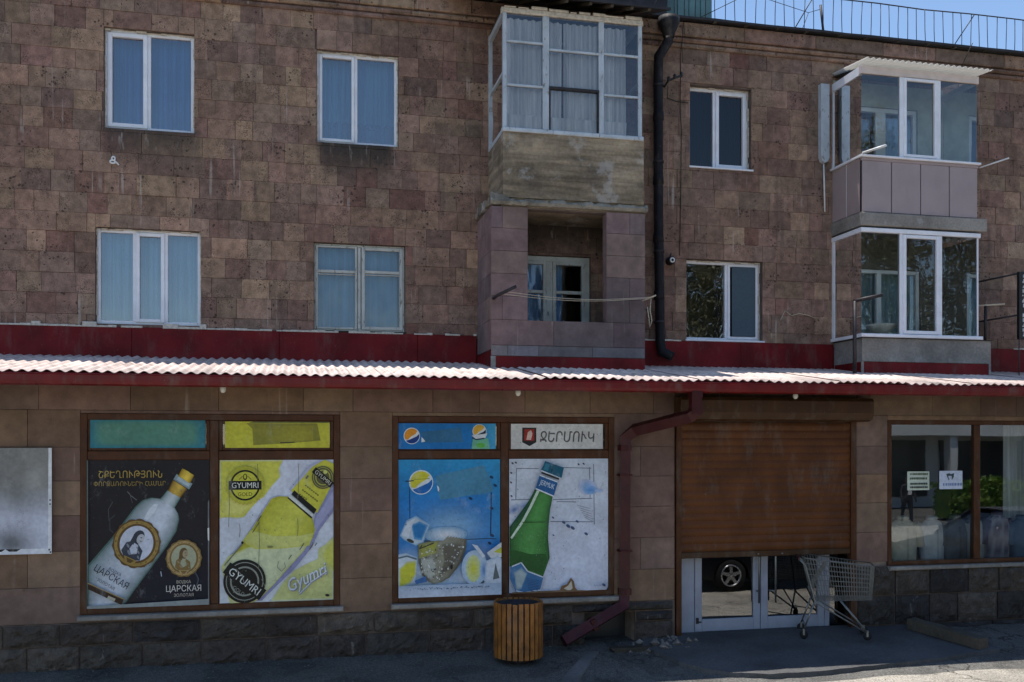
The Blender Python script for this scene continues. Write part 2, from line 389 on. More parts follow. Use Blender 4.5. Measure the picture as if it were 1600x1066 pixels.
# ------------------------------------------------------------------ mesh helpers
class MB:
    def __init__(s, col=None):
        s.v, s.f, s.c, s.smooth = [], [], [], []
        s.col = col
    def add(s, verts, faces, col=None, smooth=False):
        o = len(s.v)
        s.v += [tuple(p) for p in verts]
        s.f += [tuple(i + o for i in f) for f in faces]
        s.smooth += [smooth] * len(faces)
        cc = col if col is not None else s.col
        s.c += [cc if cc is not None else (0.5, 0.5, 0.5, 1)] * len(verts)
        return s
    def box(s, x0, x1, y0, y1, z0, z1, col=None, bev=0.0):
        if bev <= 0:
            v = [(x, y, z) for x in (x0, x1) for y in (y0, y1) for z in (z0, z1)]
            f = [(0, 1, 3, 2), (4, 6, 7, 5), (0, 4, 5, 1), (2, 3, 7, 6), (0, 2, 6, 4), (1, 5, 7, 3)]
            return s.add(v, f, col)
        b = min(bev, (x1 - x0) * .45, (z1 - z0) * .45, (y1 - y0) * .9)
        # bevel only towards -y (the seen face)
        v = [(x0, y1, z0), (x1, y1, z0), (x1, y1, z1), (x0, y1, z1),
             (x0, y0 + b, z0), (x1, y0 + b, z0), (x1, y0 + b, z1), (x0, y0 + b, z1),
             (x0 + b, y0, z0 + b), (x1 - b, y0, z0 + b), (x1 - b, y0, z1 - b), (x0 + b, y0, z1 - b)]
        f = [(3, 2, 1, 0)]
        for i in range(4):
            j = (i + 1) % 4
            f += [(i, j, j + 4, i + 4), (i + 4, j + 4, j + 8, i + 8)]
        f += [(8, 9, 10, 11)]
        return s.add(v, f, col)
    def tube(s, pts, r, n=8, col=None, caps=True, smooth=True, square=False):
        pts = [Vector(p) for p in pts]
        rs = r if isinstance(r, (list, tuple)) else [r] * len(pts)
        rings, up = [], None
        for i, p in enumerate(pts):
            if i == 0: d = pts[1] - p
            elif i == len(pts) - 1: d = p - pts[i - 1]
            else: d = (pts[i + 1] - p).normalized() + (p - pts[i - 1]).normalized()
            if d.length < 1e-9: d = Vector((0, 0, 1))
            d.normalize()
            if up is None:
                up = Vector((0, 0, 1)) if abs(d.z) < 0.9 else Vector((0, 1, 0))
            a = d.cross(up)
            if a.length < 1e-6: a = d.cross(Vector((1, 0, 0)))
            a.normalize()
            b = a.cross(d).normalized()
            up = b
            k = 1.0
            if 0 < i < len(pts) - 1:
                ca = max(0.4, ((pts[i + 1] - p).normalized()).dot(d))
                k = min(1.0 / ca, 1.6)
            ring = []
            for j in range(n):
                t = 2 * math.pi * (j + (0.5 if square else 0)) / n
                ring.append(p + (a * math.cos(t) * (k if not square else k) + b * math.sin(t)) * rs[i])
            rings.append(ring)
        v = [q for ring in rings for q in ring]
        f = []
        for i in range(len(rings) - 1):
            for j in range(n):
                a0, a1 = i * n + j, i * n + (j + 1) % n
                f.append((a0, a1, a1 + n, a0 + n))
        s.add(v, f, col, smooth and not square)
        if caps:
            m = (len(rings) - 1) * n
            o = len(s.v) - len(v)
            s.f += [tuple(o + j for j in reversed(range(n))), tuple(o + m + j for j in range(n))]
            s.smooth += [False, False]
        return s
    def lathe(s, prof, centre=(0, 0, 0), axis='z', n=24, col=None, smooth=True):
        v, f = [], []
        for (r, h) in prof:
            for j in range(n):
                t = 2 * math.pi * j / n
                a, b = r * math.cos(t), r * math.sin(t)
                q = {'z': (a, b, h), 'y': (a, h, b), 'x': (h, a, b)}[axis]
                v.append((q[0] + centre[0], q[1] + centre[1], q[2] + centre[2]))
        for i in range(len(prof) - 1):
            for j in range(n):
                a0, a1 = i * n + j, i * n + (j + 1) % n
                f.append((a0, a1, a1 + n, a0 + n))
        return s.add(v, f, col, smooth)
    def rough(s, x0, x1, yf, yb, z0, z1, nx, nz, amp, col=None, seed=0, edge=True, bulge=0.0):
        """box whose front (-y) face is a rough grid"""
        v, f = [], []
        for j in range(nz + 1):
            for i in range(nx + 1):
                u, w = i / nx, j / nz
                x, z = x0 + (x1 - x0) * u, z0 + (z1 - z0) * w
                e = min(1.0, 4 * min(u, 1 - u, w, 1 - w) + (0.0 if edge else 1.0))
                d = (mnoise.noise(Vector((x * 6 + seed, z * 6, seed * 1.7))) * 0.6 + mnoise.noise(Vector((x * 17 + seed, z * 17, seed))) * 0.4) * amp
                jx = 0 if i in (0, nx) else mnoise.noise(Vector((x * 9, z * 9, seed + 5))) * 0.25 * (x1 - x0) / nx
                v.append((x + jx, yf - (bulge * e) - d * e, z))
        W = nx + 1
        for j in range(nz):
            for i in range(nx):
                f.append((j * W + i, j * W + i + 1, (j + 1) * W + i + 1, (j + 1) * W + i))
        o = len(v)
        v += [(x0, yb, z0), (x1, yb, z0), (x1, yb, z1), (x0, yb, z1)]
        f.append(tuple([o, o + 1] + [i for i in range(nx, -1, -1)]))
        f.append(tuple([o + 2, o + 3] + [nz * W + i for i in range(0, nx + 1)]))
        f.append(tuple([o + 3, o] + [j * W for j in range(0, nz + 1)]))
        f.append(tuple([o + 1, o + 2] + [j * W + nx for j in range(nz, -1, -1)]))
        return s.add(v, f, col)
    def prism(s, poly, y0, y1, col=None):
        """polygon in (x, z) pushed from y0 to y1"""
        n = len(poly)
        v = [(p[0], y0, p[1]) for p in poly] + [(p[0], y1, p[1]) for p in poly]
        f = [tuple(range(n)), tuple(reversed(range(n, 2 * n)))]
        for i in range(n):
            j = (i + 1) % n
            f.append((i, i + n, j + n, j))
        return s.add(v, f, col)
    def mesh(s, name):
        me = bpy.data.meshes.new(name)
        me.from_pydata(s.v, [], s.f)
        at = me.color_attributes.new('Col', 'FLOAT_COLOR', 'POINT')
        at.data.foreach_set('color', [x for q in s.c for x in q])
        me.polygons.foreach_set('use_smooth', s.smooth)
        me.update()
        return me

def link(name, me, mat, parent=None, label=None, kind=None):
    ob = bpy.data.objects.new(name, me)
    COL.objects.link(ob)
    if me is not None and mat is not None and not me.materials:
        me.materials.append(MT[mat] if isinstance(mat, str) else mat)
    if parent is not None:
        ob.parent = parent
        if parent.parent is None and parent.type == 'EMPTY' and not parent.get('local'):
            ob.matrix_parent_inverse = Matrix.Translation(-Vector(parent.location))
    if label: ob['label'] = label
    if kind: ob['kind'] = kind
    return ob
def part(name, mb, mat, parent, label=None, kind=None):
    return link(name, mb.mesh(name), mat, parent, label, kind)
def tag(ob, label, cat, group=None):
    ob['label'] = label
    ob['category'] = cat
    if group: ob['group'] = group
    return ob
def thing(name, label, cat, loc, group=None):
    """Empty at the base of the thing; its parts are given in world coordinates"""
    e = bpy.data.objects.new(name, None)
    COL.objects.link(e)
    e.empty_display_size = 0.2
    e.location = loc
    return tag(e, label, cat, group)
def local_thing(name, label, cat, loc, rz=0, group=None):
    e = bpy.data.objects.new(name, None)
    COL.objects.link(e)
    e.location = loc
    e.rotation_euler = (0, 0, rz)
    tag(e, label, cat, group)
    e['local'] = 1
    return e
def copy_tree(o, parent=None):
    q = o.copy()
    COL.objects.link(q)
    if parent is not None: q.parent = parent
    for ch in list(o.children): copy_tree(ch, q)
    return q
def structure(name, mb, mat):
    o = part(name, mb, mat, None)
    o['kind'] = 'structure'
    return o

def gz(y):
    """the ground falls gently away from the shop front"""
    if y > -2.2: return 0.0
    return max(-0.20, -0.10 * (-2.2 - y))

# ================================================================== the setting
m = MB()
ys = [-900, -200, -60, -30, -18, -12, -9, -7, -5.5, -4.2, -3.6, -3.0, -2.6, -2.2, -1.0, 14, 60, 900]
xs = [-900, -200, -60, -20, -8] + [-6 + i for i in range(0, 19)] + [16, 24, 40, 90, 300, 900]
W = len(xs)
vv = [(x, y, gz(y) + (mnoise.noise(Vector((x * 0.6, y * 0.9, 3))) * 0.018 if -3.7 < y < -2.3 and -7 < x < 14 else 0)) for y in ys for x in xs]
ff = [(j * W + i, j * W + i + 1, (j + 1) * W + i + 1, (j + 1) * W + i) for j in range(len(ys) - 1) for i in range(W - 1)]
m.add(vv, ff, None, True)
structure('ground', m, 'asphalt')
# gravelly street surface, sunlit brightness put partly into its colour, with an uneven edge
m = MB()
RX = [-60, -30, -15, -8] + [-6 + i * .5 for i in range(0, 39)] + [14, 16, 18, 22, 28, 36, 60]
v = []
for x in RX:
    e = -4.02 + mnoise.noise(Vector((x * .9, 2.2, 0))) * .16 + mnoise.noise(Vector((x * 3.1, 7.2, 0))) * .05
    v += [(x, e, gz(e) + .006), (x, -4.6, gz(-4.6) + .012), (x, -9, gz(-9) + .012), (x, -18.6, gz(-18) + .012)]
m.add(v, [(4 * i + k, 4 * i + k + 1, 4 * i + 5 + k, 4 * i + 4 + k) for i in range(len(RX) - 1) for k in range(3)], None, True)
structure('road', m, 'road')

# concrete apron in front of the shop door: a thin raised pad with a broken curved edge
outline = [(4.55, -2.06), (4.42, -2.55), (4.50, -2.90), (4.62, -3.25), (4.80, -3.50), (5.1, -3.72), (5.5, -3.84), (6.0, -3.86),
           (6.6, -3.80), (7.3, -3.72), (8.0, -3.62), (8.7, -3.50), (9.05, -3.42), (9.0, -2.95), (8.85, -2.5), (8.55, -2.06)]
m = MB()
den = []
for i, p in enumerate(outline):
    q = outline[(i + 1) % len(outline)]
    for k in range(4):
        t = k / 4
        x, y = p[0] + (q[0] - p[0]) * t, p[1] + (q[1] - p[1]) * t
        den.append((x + R.uniform(-.02, .02), y + R.uniform(-.02, .02)))
cx, cy = 6.6, -2.9
n = len(den)
top = [(x, y, max(gz(y), -0.16) + 0.055 + R.uniform(-.004, .004)) for x, y in den]
mid = [(cx + (x - cx) * .6, cy + (y - cy) * .6) for x, y in den]
midv = [(x, y, max(gz(y), -0.16) + 0.06) for x, y in mid]
bot = [(x, y, gz(y) - 0.1) for x, y in den]
v = top + midv + [(cx, cy, gz(cy) + 0.062)] + bot
f = []
for i in range(n):
    j = (i + 1) % n
    f += [(i, j, n + j, n + i), (n + i, n + j, 2 * n), (2 * n + 1 + i, 2 * n + 1 + j, j, i)]
m.add(v, f)
structure('pavement', m, 'apron')

# ================================================================== apartment building
BX0, BX1 = -6.2, 15.2
bld = thing('apartment_building', 'brown tuff stone apartment building with balconies, rising above the shop roof', 'building', (4.0, 0.0, 0.0))

WINS = {  # x0, x1, z0, z1
    'w1': (-2.57, -1.37, 7.02, 8.42), 'w2': (0.33, 1.52, 7.02, 8.37), 'w3': (-2.68, -1.28, 4.29, 5.63),
    'w4': (0.29, 1.62, 4.27, 5.555), 'w5': (6.15, 7.21, 7.03, 8.34), 'w6': (6.09, 7.41, 4.27, 5.56),
    'loggia': (3.22, 4.50, 4.02, 5.51), 'balc': (8.93, 10.25, 6.30, 8.22), 'low': (8.95, 10.30, 3.95, 5.52)}
OPEN = list(WINS.values())
def subtract(rect, holes):
    out = [rect]
    for (a0, a1, b0, b1) in holes:
        nxt = []
        for (x0, x1, z0, z1) in out:
            if a1 <= x0 or a0 >= x1 or b1 <= z0 or b0 >= z1:
                nxt.append((x0, x1, z0, z1)); continue
            if x0 < a0: nxt.append((x0, a0, z0, z1))
            if x1 > a1: nxt.append((a1, x1, z0, z1))
            m0, m1 = max(x0, a0), min(x1, a1)
            if z0 < b0: nxt.append((m0, m1, z0, b0))
            if z1 > b1: nxt.append((m0, m1, b1, z1))
        out = nxt
    return out

WALL_Z0, WALL_Z1 = 3.30, 8.93
m = MB()
for (x0, x1, z0, z1) in subtract((BX0, BX1, WALL_Z0, WALL_Z1), OPEN):
    m.add([(x0, 0.012, z0), (x1, 0.012, z0), (x1, 0.012, z1), (x0, 0.012, z1)], [(0, 1, 2, 3)])
for (x0, x1, z0, z1) in OPEN:      # reveals
    ya, yb = 0.011, 0.42
    m.add([(x0, ya, z0), (x0, yb, z0), (x0, yb, z1), (x0, ya, z1)], [(0, 1, 2, 3)])
    m.add([(x1, ya, z0), (x1, yb, z0), (x1, yb, z1), (x1, ya, z1)], [(3, 2, 1, 0)])
    m.add([(x0, ya, z1), (x1, ya, z1), (x1, yb, z1), (x0, yb, z1)], [(0, 1, 2, 3)])
    m.add([(x0, ya, z0), (x1, ya, z0), (x1, yb, z0), (x0, yb, z0)], [(3, 2, 1, 0)])
wall = part('wall', m, 'mortar', bld)
m = MB()
m.box(BX0, BX0 + .3, 0.02, 11, 0, 9.1)
m.box(BX1 - .3, BX1, 0.02, 11, 0, 9.1)
m.box(BX0, BX1, 10.7, 11, 0, 9.1)
part('rear_wall', m, 'mortar', bld)

# ---- facing stones of the upper wall
PAL = [((153, 125, 105), 7), ((147, 117, 100), 8), ((140, 109, 96), 7), ((134, 111, 99), 6), ((170, 141, 115), 1.8),
       ((130, 95, 83), 1.6), ((150, 125, 108), 6), ((124, 101, 90), 4), ((166, 134, 112), 3)]
def pick_stone(z=6.0, x=0):
    tot = sum(w for _, w in PAL)
    k = R.random() * tot
    for rgb, w in PAL:
        k -= w
        if k <= 0: break
    if R.random() < .85: rgb = tuple(q * .62 + w_ * .38 for q, w_ in zip(rgb, (146, 119, 102)))
    j = R.uniform(0.90, 1.07)
    g = 1.0 + R.uniform(-.02, .02)
    return c(min(255, rgb[0] * j), min(255, rgb[1] * j * g), min(255, rgb[2] * j))
stones = []
z = WALL_Z0
zs = [3.30]
while zs[-1] < WALL_Z1 - 0.1:
    zs.append(zs[-1] + R.uniform(0.262, 0.296))
k = (WALL_Z1 - WALL_Z0) / (zs[-1] - WALL_Z0)
zs = [WALL_Z0 + (q - WALL_Z0) * k for q in zs]
for r in range(len(zs) - 1):
    z0, z1 = zs[r], zs[r + 1]
    x = BX0 - R.uniform(0, .3)
    while x < BX1:
        w = R.choice([R.uniform(0.20, 0.30), R.uniform(0.26, 0.40), R.uniform(0.30, 0.42), R.uniform(0.38, 0.56)])
        stones.append((max(x, BX0), min(x + w, BX1), z0, z1))
        x += w
pieces = []
J = 0.0015
for (x0, x1, z0, z1) in stones:
    col = pick_stone()
    proud = R.choice([R.uniform(0.0, 0.006), R.uniform(0.0, 0.012)])
    for (a0, a1, b0, b1) in subtract((x0, x1, z0, z1), OPEN):
        if a1 - a0 < 0.025 or b1 - b0 < 0.025: continue
        jx = R.uniform(-.0015, .0015)
        mb = MB(col)
        mb.box(a0 + J + jx, a1 - J + jx, -proud - 0.003, 0.03, b0 + J, b1 - J, col, R.uniform(.0015, .004))
        cxm, czm = (a0 + a1) / 2, (b0 + b1) / 2
        seen = -3.7 < cxm < 12.2 and czm > 4.28 and not (2.72 < cxm < 5.0) and not (8.7 < cxm < 10.9)
        dist = math.hypot(cxm, 14.27)
        pieces.append((((a1 - a0) * (b1 - b0) / dist ** 2) if seen else 0, mb))
pieces.sort(key=lambda q: -q[0])
for area, mb in pieces[:300]:
    part('stone', mb, 'tuff', wall)
rest = MB()
for area, mb in pieces[300:]:
    o = len(rest.v)
    rest.v += mb.v; rest.c += mb.c; rest.smooth += mb.smooth
    rest.f += [tuple(i + o for i in q) for q in mb.f]
part('smaller_stones', rest, 'tuff', wall, None, 'stuff')

# ---- cornice: two mouldings and a frieze of long stones
core = MB().box(BX0, BX1, 0.0, 0.3, 8.93, 9.27)
cor = part('cornice', core, 'mortar', bld)
for (z0, z1, proj, lo, hi, bev) in ((8.895, 8.965, 0.05, .8, 1.3, .02), (8.972, 9.045, 0.085, .8, 1.3, .025), (9.052, 9.27, 0.11, .8, 1.4, .012)):
    x = BX0
    while x < BX1:
        w = R.uniform(lo, hi)
        mb = MB()
        mb.box(x + .002, min(x + w, BX1) - .002, -proj - R.uniform(0, .006), 0.02 if z0 > 8.9 else 0.0, z0, z1, pick_stone(), bev)
        part('cornice_stone', mb, 'tuff', cor)
        x += w
# ---- roof: dark sheet with a thin ragged eave edge
m = MB()
x = BX0 - .2
pts = []
while x < BX1 + .2:
    pts.append((x, R.uniform(-.012, .012)))
    x += R.uniform(.25, .5)
v, f = [], []
for (x, d) in pts:
    v += [(x, -0.21 + d, 9.285 + d * .6), (x, -0.21 + d, 9.322 + d), (x, 5.5, 9.95), (x, 5.5, 9.90)]
for i in range(len(pts) - 1):
    a, b = i * 4, i * 4 + 4
    f += [(a, b, b + 1, a + 1), (a + 1, b + 1, b + 2, a + 2), (a + 3, b + 3, b, a)]
m.add(v, f)
m.add([(BX0 - .2, 5.5, 9.95), (BX1 + .2, 5.5, 9.95), (BX1 + .2, 11.3, 9.3), (BX0 - .2, 11.3, 9.3)], [(0, 1, 2, 3)])
roof = part('roof', m, 'roof_black', bld)
for i in range(40):
    x = BX0 + i * .55 + R.uniform(-.05, .05)
    if x < BX1 and x > 5.0: part('rafter_end', MB().box(x, x + .05, -.19, -.118, 9.262 + .012, 9.285 + .002), 'timber', roof)
# teal sheet hatch standing on the roof
m = MB()
for i in range(10):
    x0 = 5.9 + i * .105
    m.box(x0, x0 + .1, .9 + (i % 2) * .015, 2.4, 9.40, 10.9)
part('hatch', m, 'teal', roof)
m = MB()
m.add([(4.35, .5, 9.38), (5.98, .62, 9.38), (6.12, .7, 10.7), (4.35, .7, 11.2)], [(0, 1, 2, 3)])
m.add([(4.35, .5, 9.38), (4.35, 2.5, 9.38), (4.35, 2.5, 11.2), (4.35, .7, 11.2)], [(0, 3, 2, 1)])
m.add([(4.35, .7, 11.2), (6.12, .7, 10.7), (6.12, 2.5, 10.7), (4.35, 2.5, 11.2)], [(0, 1, 2, 3)])
part('dormer', m, 'roof_black', roof)

# ---- windows
def curtain(x0, x1, z0, z1, y, n=40, amp=0.02, seed=0, waves=9):
    mb = MB()
    v, f = [], []
    for i in range(n + 1):
        u = i / n
        x = x0 + (x1 - x0) * u
        d = math.sin(u * waves * 6.283 + seed) * amp + math.sin(u * waves * 2.7 * 6.283 + seed * 2) * amp * .4
        v += [(x, y + d * 0.6, z1), (x + math.sin(u * 11 + seed) * .008, y + d * 1.2, z0)]
    f = [(2 * i, 2 * i + 1, 2 * i + 3, 2 * i + 2) for i in range(n)]
    return mb.add(v, f, None, True)
def room(x0, x1, z0, z1, parent, y0=0.43, depth=2.2, ext=.5):
    a0, a1, b0, b1 = x0 - ext, x1 + ext, z0 - .4, z1 + .3
    mb = MB()
    v = [(a0, y0, b0), (a1, y0, b0), (a1, y0, b1), (a0, y0, b1), (a0, y0 + depth, b0), (a1, y0 + depth, b0), (a1, y0 + depth, b1), (a0, y0 + depth, b1)]
    mb.add(v, [(4, 5, 6, 7), (0, 4, 7, 3), (5, 1, 2, 6), (7, 6, 2, 3), (0, 1, 5, 4)])
    for (p0, p1, q0, q1) in subtract((a0, a1, b0, b1), [(x0, x1, z0, z1)]):
        mb.add([(p0, y0, q0), (p1, y0, q0), (p1, y0, q1), (p0, y0, q1)], [(0, 3, 2, 1)])
    return part('room', mb, 'room', parent)

def bar(mb, x0, x1, z0, z1, y0, y1, b=.006):
    return mb.box(x0, x1, y0, y1, z0, z1, None, b)
def frame_rect(mb, x0, x1, z0, z1, t, y0, y1):
    bar(mb, x0, x0 + t, z0, z1, y0, y1); bar(mb, x1 - t, x1, z0, z1, y0, y1)
    bar(mb, x0 + t, x1 - t, z0, z0 + t, y0 + .001, y1 - .001); bar(mb, x0 + t, x1 - t, z1 - t, z1, y0 + .001, y1 - .001)

def window(key, cells, curtains, glass='glass', mat='upvc', yf=0.085, t=0.05, sill=True, curtain_y=0.30, putty=True):
    """cells: (f0, f1, sash?) fractions of the width"""
    x0, x1, z0, z1 = WINS[key]
    W_ = x1 - x0
    mb = MB()
    frame_rect(mb, x0 + .004, x1 - .004, z0 + .004, z1 - .004, t, yf, yf + .07)
    edges = []
    for i in range(len(cells) - 1):
        xm = x0 + W_ * (cells[i][1] + cells[i + 1][0]) / 2
        bar(mb, xm - .028, xm + .028, z0 + t, z1 - t, yf + .002, yf + .068)
        edges.append(xm)
    win = part('window', mb, mat, bld)
    lims = [x0 + t] + edges + [x1 - t]
    for i, (f0, f1, sash) in enumerate(cells):
        a0, a1 = lims[i] + (.028 if i else 0), lims[i + 1] - (.028 if i < len(cells) - 1 else 0)
        g0, g1 = z0 + t, z1 - t
        if sash:
            s = MB()
            st = max(.03, min(.07, (a1 - a0 - W_ * (f1 - f0)) / 2 + .012))
            frame_rect(s, a0 - .012, a1 + .012, g0 - .012, g1 + .012, st, yf - .018, yf + .045)
            part('sash', s, mat, win)
            a0, a1, g0, g1 = a0 + st - .014, a1 - st + .014, g0 + st - .014, g1 - st + .014
        p = MB()
        p.add([(a0 - .004, yf + .034, g0 - .004), (a1 + .004, yf + .034, g0 - .004), (a1 + .004, yf + .034, g1 + .004), (a0 - .004, yf + .034, g1 + .004)], [(0, 1, 2, 3)])
        part('pane', p, glass, win)
    if curtains:
        for i, (cm, f0, f1, zlo) in enumerate(curtains):
            part('curtain', curtain(x0 + W_ * f0 - .05, x0 + W_ * f1 + .05, z0 + .02 + zlo, z1 + .05, curtain_y, 110, .034, len(key) + i * 2.1 + x0, 4 + W_ * 7 * (f1 - f0)), cm, win)
    if sill:
        s = MB()
        s.box(x0 - .02, x1 + .03, -.035, yf + .01, z0 - .022, z0 + .006, None, .006)
        part('sill', s, mat, win)
    if putty:
        q = MB()
        for side in range(2):
            z = z0
            xx = x0 + .002 if side == 0 else x1 - .002
            while z < z1:
                h = R.uniform(.08, .2)
                w = R.uniform(.006, .022)
                q.box(xx - (w if side else 0), xx + (0 if side else w), yf - R.uniform(.01, .05), yf + .01, z, min(z + h, z1), None, .004)
                z += h
        x = x0
        while x < x1:
            w = R.uniform(.06, .18)
            q.box(x, min(x + w, x1), yf - R.uniform(.005, .045), yf + .01, z1 - R.uniform(.008, .03), z1 - .002, None, .004)
            x += w
        part('sealant', q, 'putty', win, None, 'stuff')
    room(x0, x1, z0, z1, win)
    return win
R2 = random.Random(3)
window('w1', [(.085, .425, 1), (.54, .965, 0)], [('cur_blue', .06, .93, 0)], sill=False)
w2 = window('w2', [(.065, .42, 1), (.53, .955, 0)], [('cur_blue2', 0, 1, .36)], sill=False)
x0, x1, z0, z1 = WINS['w2']
part('lace_hem', curtain(x0 - .05, x1 + .05, z0, z0 + .40, .30, 110, .034, 1.33, 12), 'cur_lace', w2)
window('w3', [(.03, .31, 0), (.41, .61, 1), (.70, .965, 0)], [('cur_dot', 0, 1, 0)], sill=False)
window('w5', [(.0, .40, 0), (.50, .89, 1)], [('cur_dark', 0, 1, 0)], glass='glass_dark', yf=.12)
w6 = window('w6', [(.0, .53, 0), (.6, .93, 1)], [('cur_dark', .5, 1, 0)], glass='glass', yf=.12, sill=True)
x0, x1, z0, z1 = WINS['w6']
part('insect_screen', MB().box(x0 + .83, x1 - .075, .094, .098, z0 + .08, z1 - .08), 'net', w6)

# old wooden window with transoms
x0, x1, z0, z1 = WINS['w4']
mb = MB()
frame_rect(mb, x0 + .004, x1 - .004, z0 + .004, z1 - .004, .035, .06, .16)
win = part('window', mb, 'oldpaint', bld, 'old wooden window with peeling paint')
for (a0, a1, zt, st) in ((x0 + .03, x0 + .625, z1 - .43, .028), (x0 + .69, x1 - .03, z1 - .42, .05)):
    s = MB()
    frame_rect(s, a0, a1, z0 + .03, z1 - .03, st, .045, .10)
    bar(s, a0 + st, a1 - st, zt, zt + .045, .047, .098)
    bar(s, a0 + st, a1 - st, zt - .03, zt - .012, .052, .09)
    part('sash', s, 'oldpaint', win)
    for (g0, g1) in ((z0 + .03 + st, zt), (zt + .045, z1 - .03 - st)):
        p = MB()
        p.add([(a0 + st - .003, .075, g0 - .003), (a1 - st + .003, .075, g0 - .003), (a1 - st + .003, .075, g1 + .003), (a0 + st - .003, .075, g1 + .003)], [(0, 1, 2, 3)])
        part('pane', p, 'glass_old', win)
s = MB(); s.box(x0 + .632, x0 + .682, .05, .15, z0 + .035, z1 - .035, None, .012)
part('mullion', s, 'oldpaint', win)
part('curtain', curtain(x0 + .02, x1 - .10, z0, z1 - .02, .22, 50, .005, 2.2, 3), 'cur_blue2', win)
part('sill', MB().box(x0 - .01, x1 + .01, -.02, .07, z0 - .03, z0 + .004, None, .008), 'timber', win)
room(x0, x1, z0, z1, win)

# window and door at the back of the loggia
x0, x1, z0, z1 = WINS['loggia']
mb = MB()
frame_rect(mb, x0 + .004, x1 - .004, z0 + .004, z1 - .004, .08, .04, .14)
bar(mb, 3.80, 3.90, z0 + .08, z1 - .08, .041, .139)
win = part('window', mb, 'oldpaint', bld, 'white window and balcony door in the loggia')
for (a0, a1) in ((x0 + .08, 3.80), (3.90, x1 - .08)):
    s = MB()
    frame_rect(s, a0, a1, z0 + .08, z1 - .08, .055, .025, .09)
    bar(s, a0 + .055, a1 - .055, 4.93, 4.98, .027, .088)
    part('sash', s, 'oldpaint', win)
    for (g0, g1) in ((z0 + .135, 4.93), (4.98, z1 - .135)):
        p = MB()
        p.add([(a0 + .052, .06, g0), (a1 - .052, .06, g0), (a1 - .052, .06, g1), (a0 + .052, .06, g1)], [(0, 1, 2, 3)])
        part('pane', p, 'glass_old', win)
part('curtain', curtain(x0, 4.12, z0, z1, .30, 50, .02, 1.0, 9), 'cur_blue', win)
room(x0, x1, z0, z1, win)

# ---- glazed timber balcony on the upper floor (old, over the loggia)
X0, X1, YF = 2.88, 4.95, -1.05
m = MB()
m.rough(X0 - .0, 4.98, YF, YF + .10, 6.10, 7.03, 44, 18, .016, None, 3, False)
m.box(X0, X0 + .1, YF + .1, 0.0, 6.10, 7.02)
m.box(4.88, 4.98, YF + .1, 0.0, 6.10, 7.02)
m.box(X0 - .02, 4.99, YF + .02, 0.0, 5.97, 6.099)
bal = part('glazed_balcony', m, 'board', bld, 'old glazed balcony with board-marked concrete parapet')
m = MB()
v, f = [], []
NE = 110
for i in range(NE + 1):
    x = 2.69 + 2.34 * i / NE
    n1 = mnoise.noise(Vector((x * 5, 1, 0))); n2 = mnoise.noise(Vector((x * 19, 3, 0))); n3 = mnoise.noise(Vector((x * 11, 6, 2)))
    top = 6.075 + .035 * n1 + .025 * n2 + max(0, 3.0 - x) * .30
    out = YF - .045 - .03 * n3 - .015 * n2
    v += [(x, YF + .05, top + .02), (x, out + .03, top), (x, out + .01 * n2, 6.03 + .02 * n3), (x, out + .02, 5.99 + .012 * n2), (x, YF + .05, 5.985)]
for i in range(NE):
    for k in range(4):
        a_ = i * 5 + k
        f.append((a_, a_ + 1, a_ + 6, a_ + 5))
m.add(v, f)
y = -1.0
while y < -.05:
    w = R.uniform(.05, .1)
    m.box(2.69 - R.uniform(0, .03), 2.9, y, y + w, 5.985, 6.04 + R.uniform(0, .1))
    y += w
part('crumbling_edge', m, 'crumble', bal)
m = MB()     # sloping plaster apron on the side of the parapet
m.add([(2.86, YF + .02, 6.10), (2.86, 0, 6.10), (2.86, 0, 6.62), (2.72, YF + .05, 6.08), (2.72, 0, 6.08)], [(0, 3, 4, 1)])
part('side_flashing', m, 'slabconc', bal)
ZB, ZT = 7.035, 8.78
def yvert(mb, x0, x1, y0, y1, z0, z1):
    mb.box(x0, x1, y0, y1, z0, z1, None, .006)
posts = [(2.88, 2.935), (3.46, 3.555), (4.295, 4.375), (4.895, 4.955)]
for (a, b) in posts:
    part('post', MB().box(a, b, YF, YF + .07, ZB + .05, ZT - .07, None, .008), 'oldpaint2', bal)
for (a, b) in posts[1:3]:
    part('post', MB().box(a + .03, b - .04, YF - .006, YF, ZB + .06, ZT - .08, None, .003), 'oldpaint2', bal)
part('rail', MB().box(2.87, 4.97, YF - .03, YF + .08, ZB - .01, ZB + .05, None, .01), 'oldpaint2', bal)
part('top_plate', MB().box(2.86, 4.97, YF - .01, YF + .08, ZT - .07, ZT, None, .01), 'putty', bal)
H_ = ZT - .07 - ZB - .05
cells = [(2.935, 3.46, (.754, .374)), (3.555, 4.295, (.71, .375)), (4.375, 4.895, (.717, .353))]
for ci, (a, b, rails) in enumerate(cells):
    zc = [ZB + .05] + sorted(ZB + .05 + H_ * q for q in rails) + [ZT - .07]
    for k, q in enumerate(zc[1:3]):
        dark = ci == 1 and k == 0
        part('rail', MB().box(a, b, YF + (.0 if not dark else -.015), YF + .05, q - (.016 if not dark else .018), q + (.016 if not dark else .018), None, .004), 'iron' if dark else 'oldpaint2', bal)
    if ci == 1:
        part('sash', MB().box(a + .002, a + .018, YF - .005, YF + .04, ZB + .05, zc[1] - .018).box(b - .02, b - .002, YF - .005, YF + .04, ZB + .05, zc[1] - .018), 'iron', bal)
    for k in range(3):
        p = MB()
        p.add([(a, YF + .03, zc[k]), (b, YF + .03, zc[k]), (b, YF + .03, zc[k + 1]), (a, YF + .03, zc[k + 1])], [(0, 1, 2, 3)])
        part('pane', p, 'glass_old', bal)
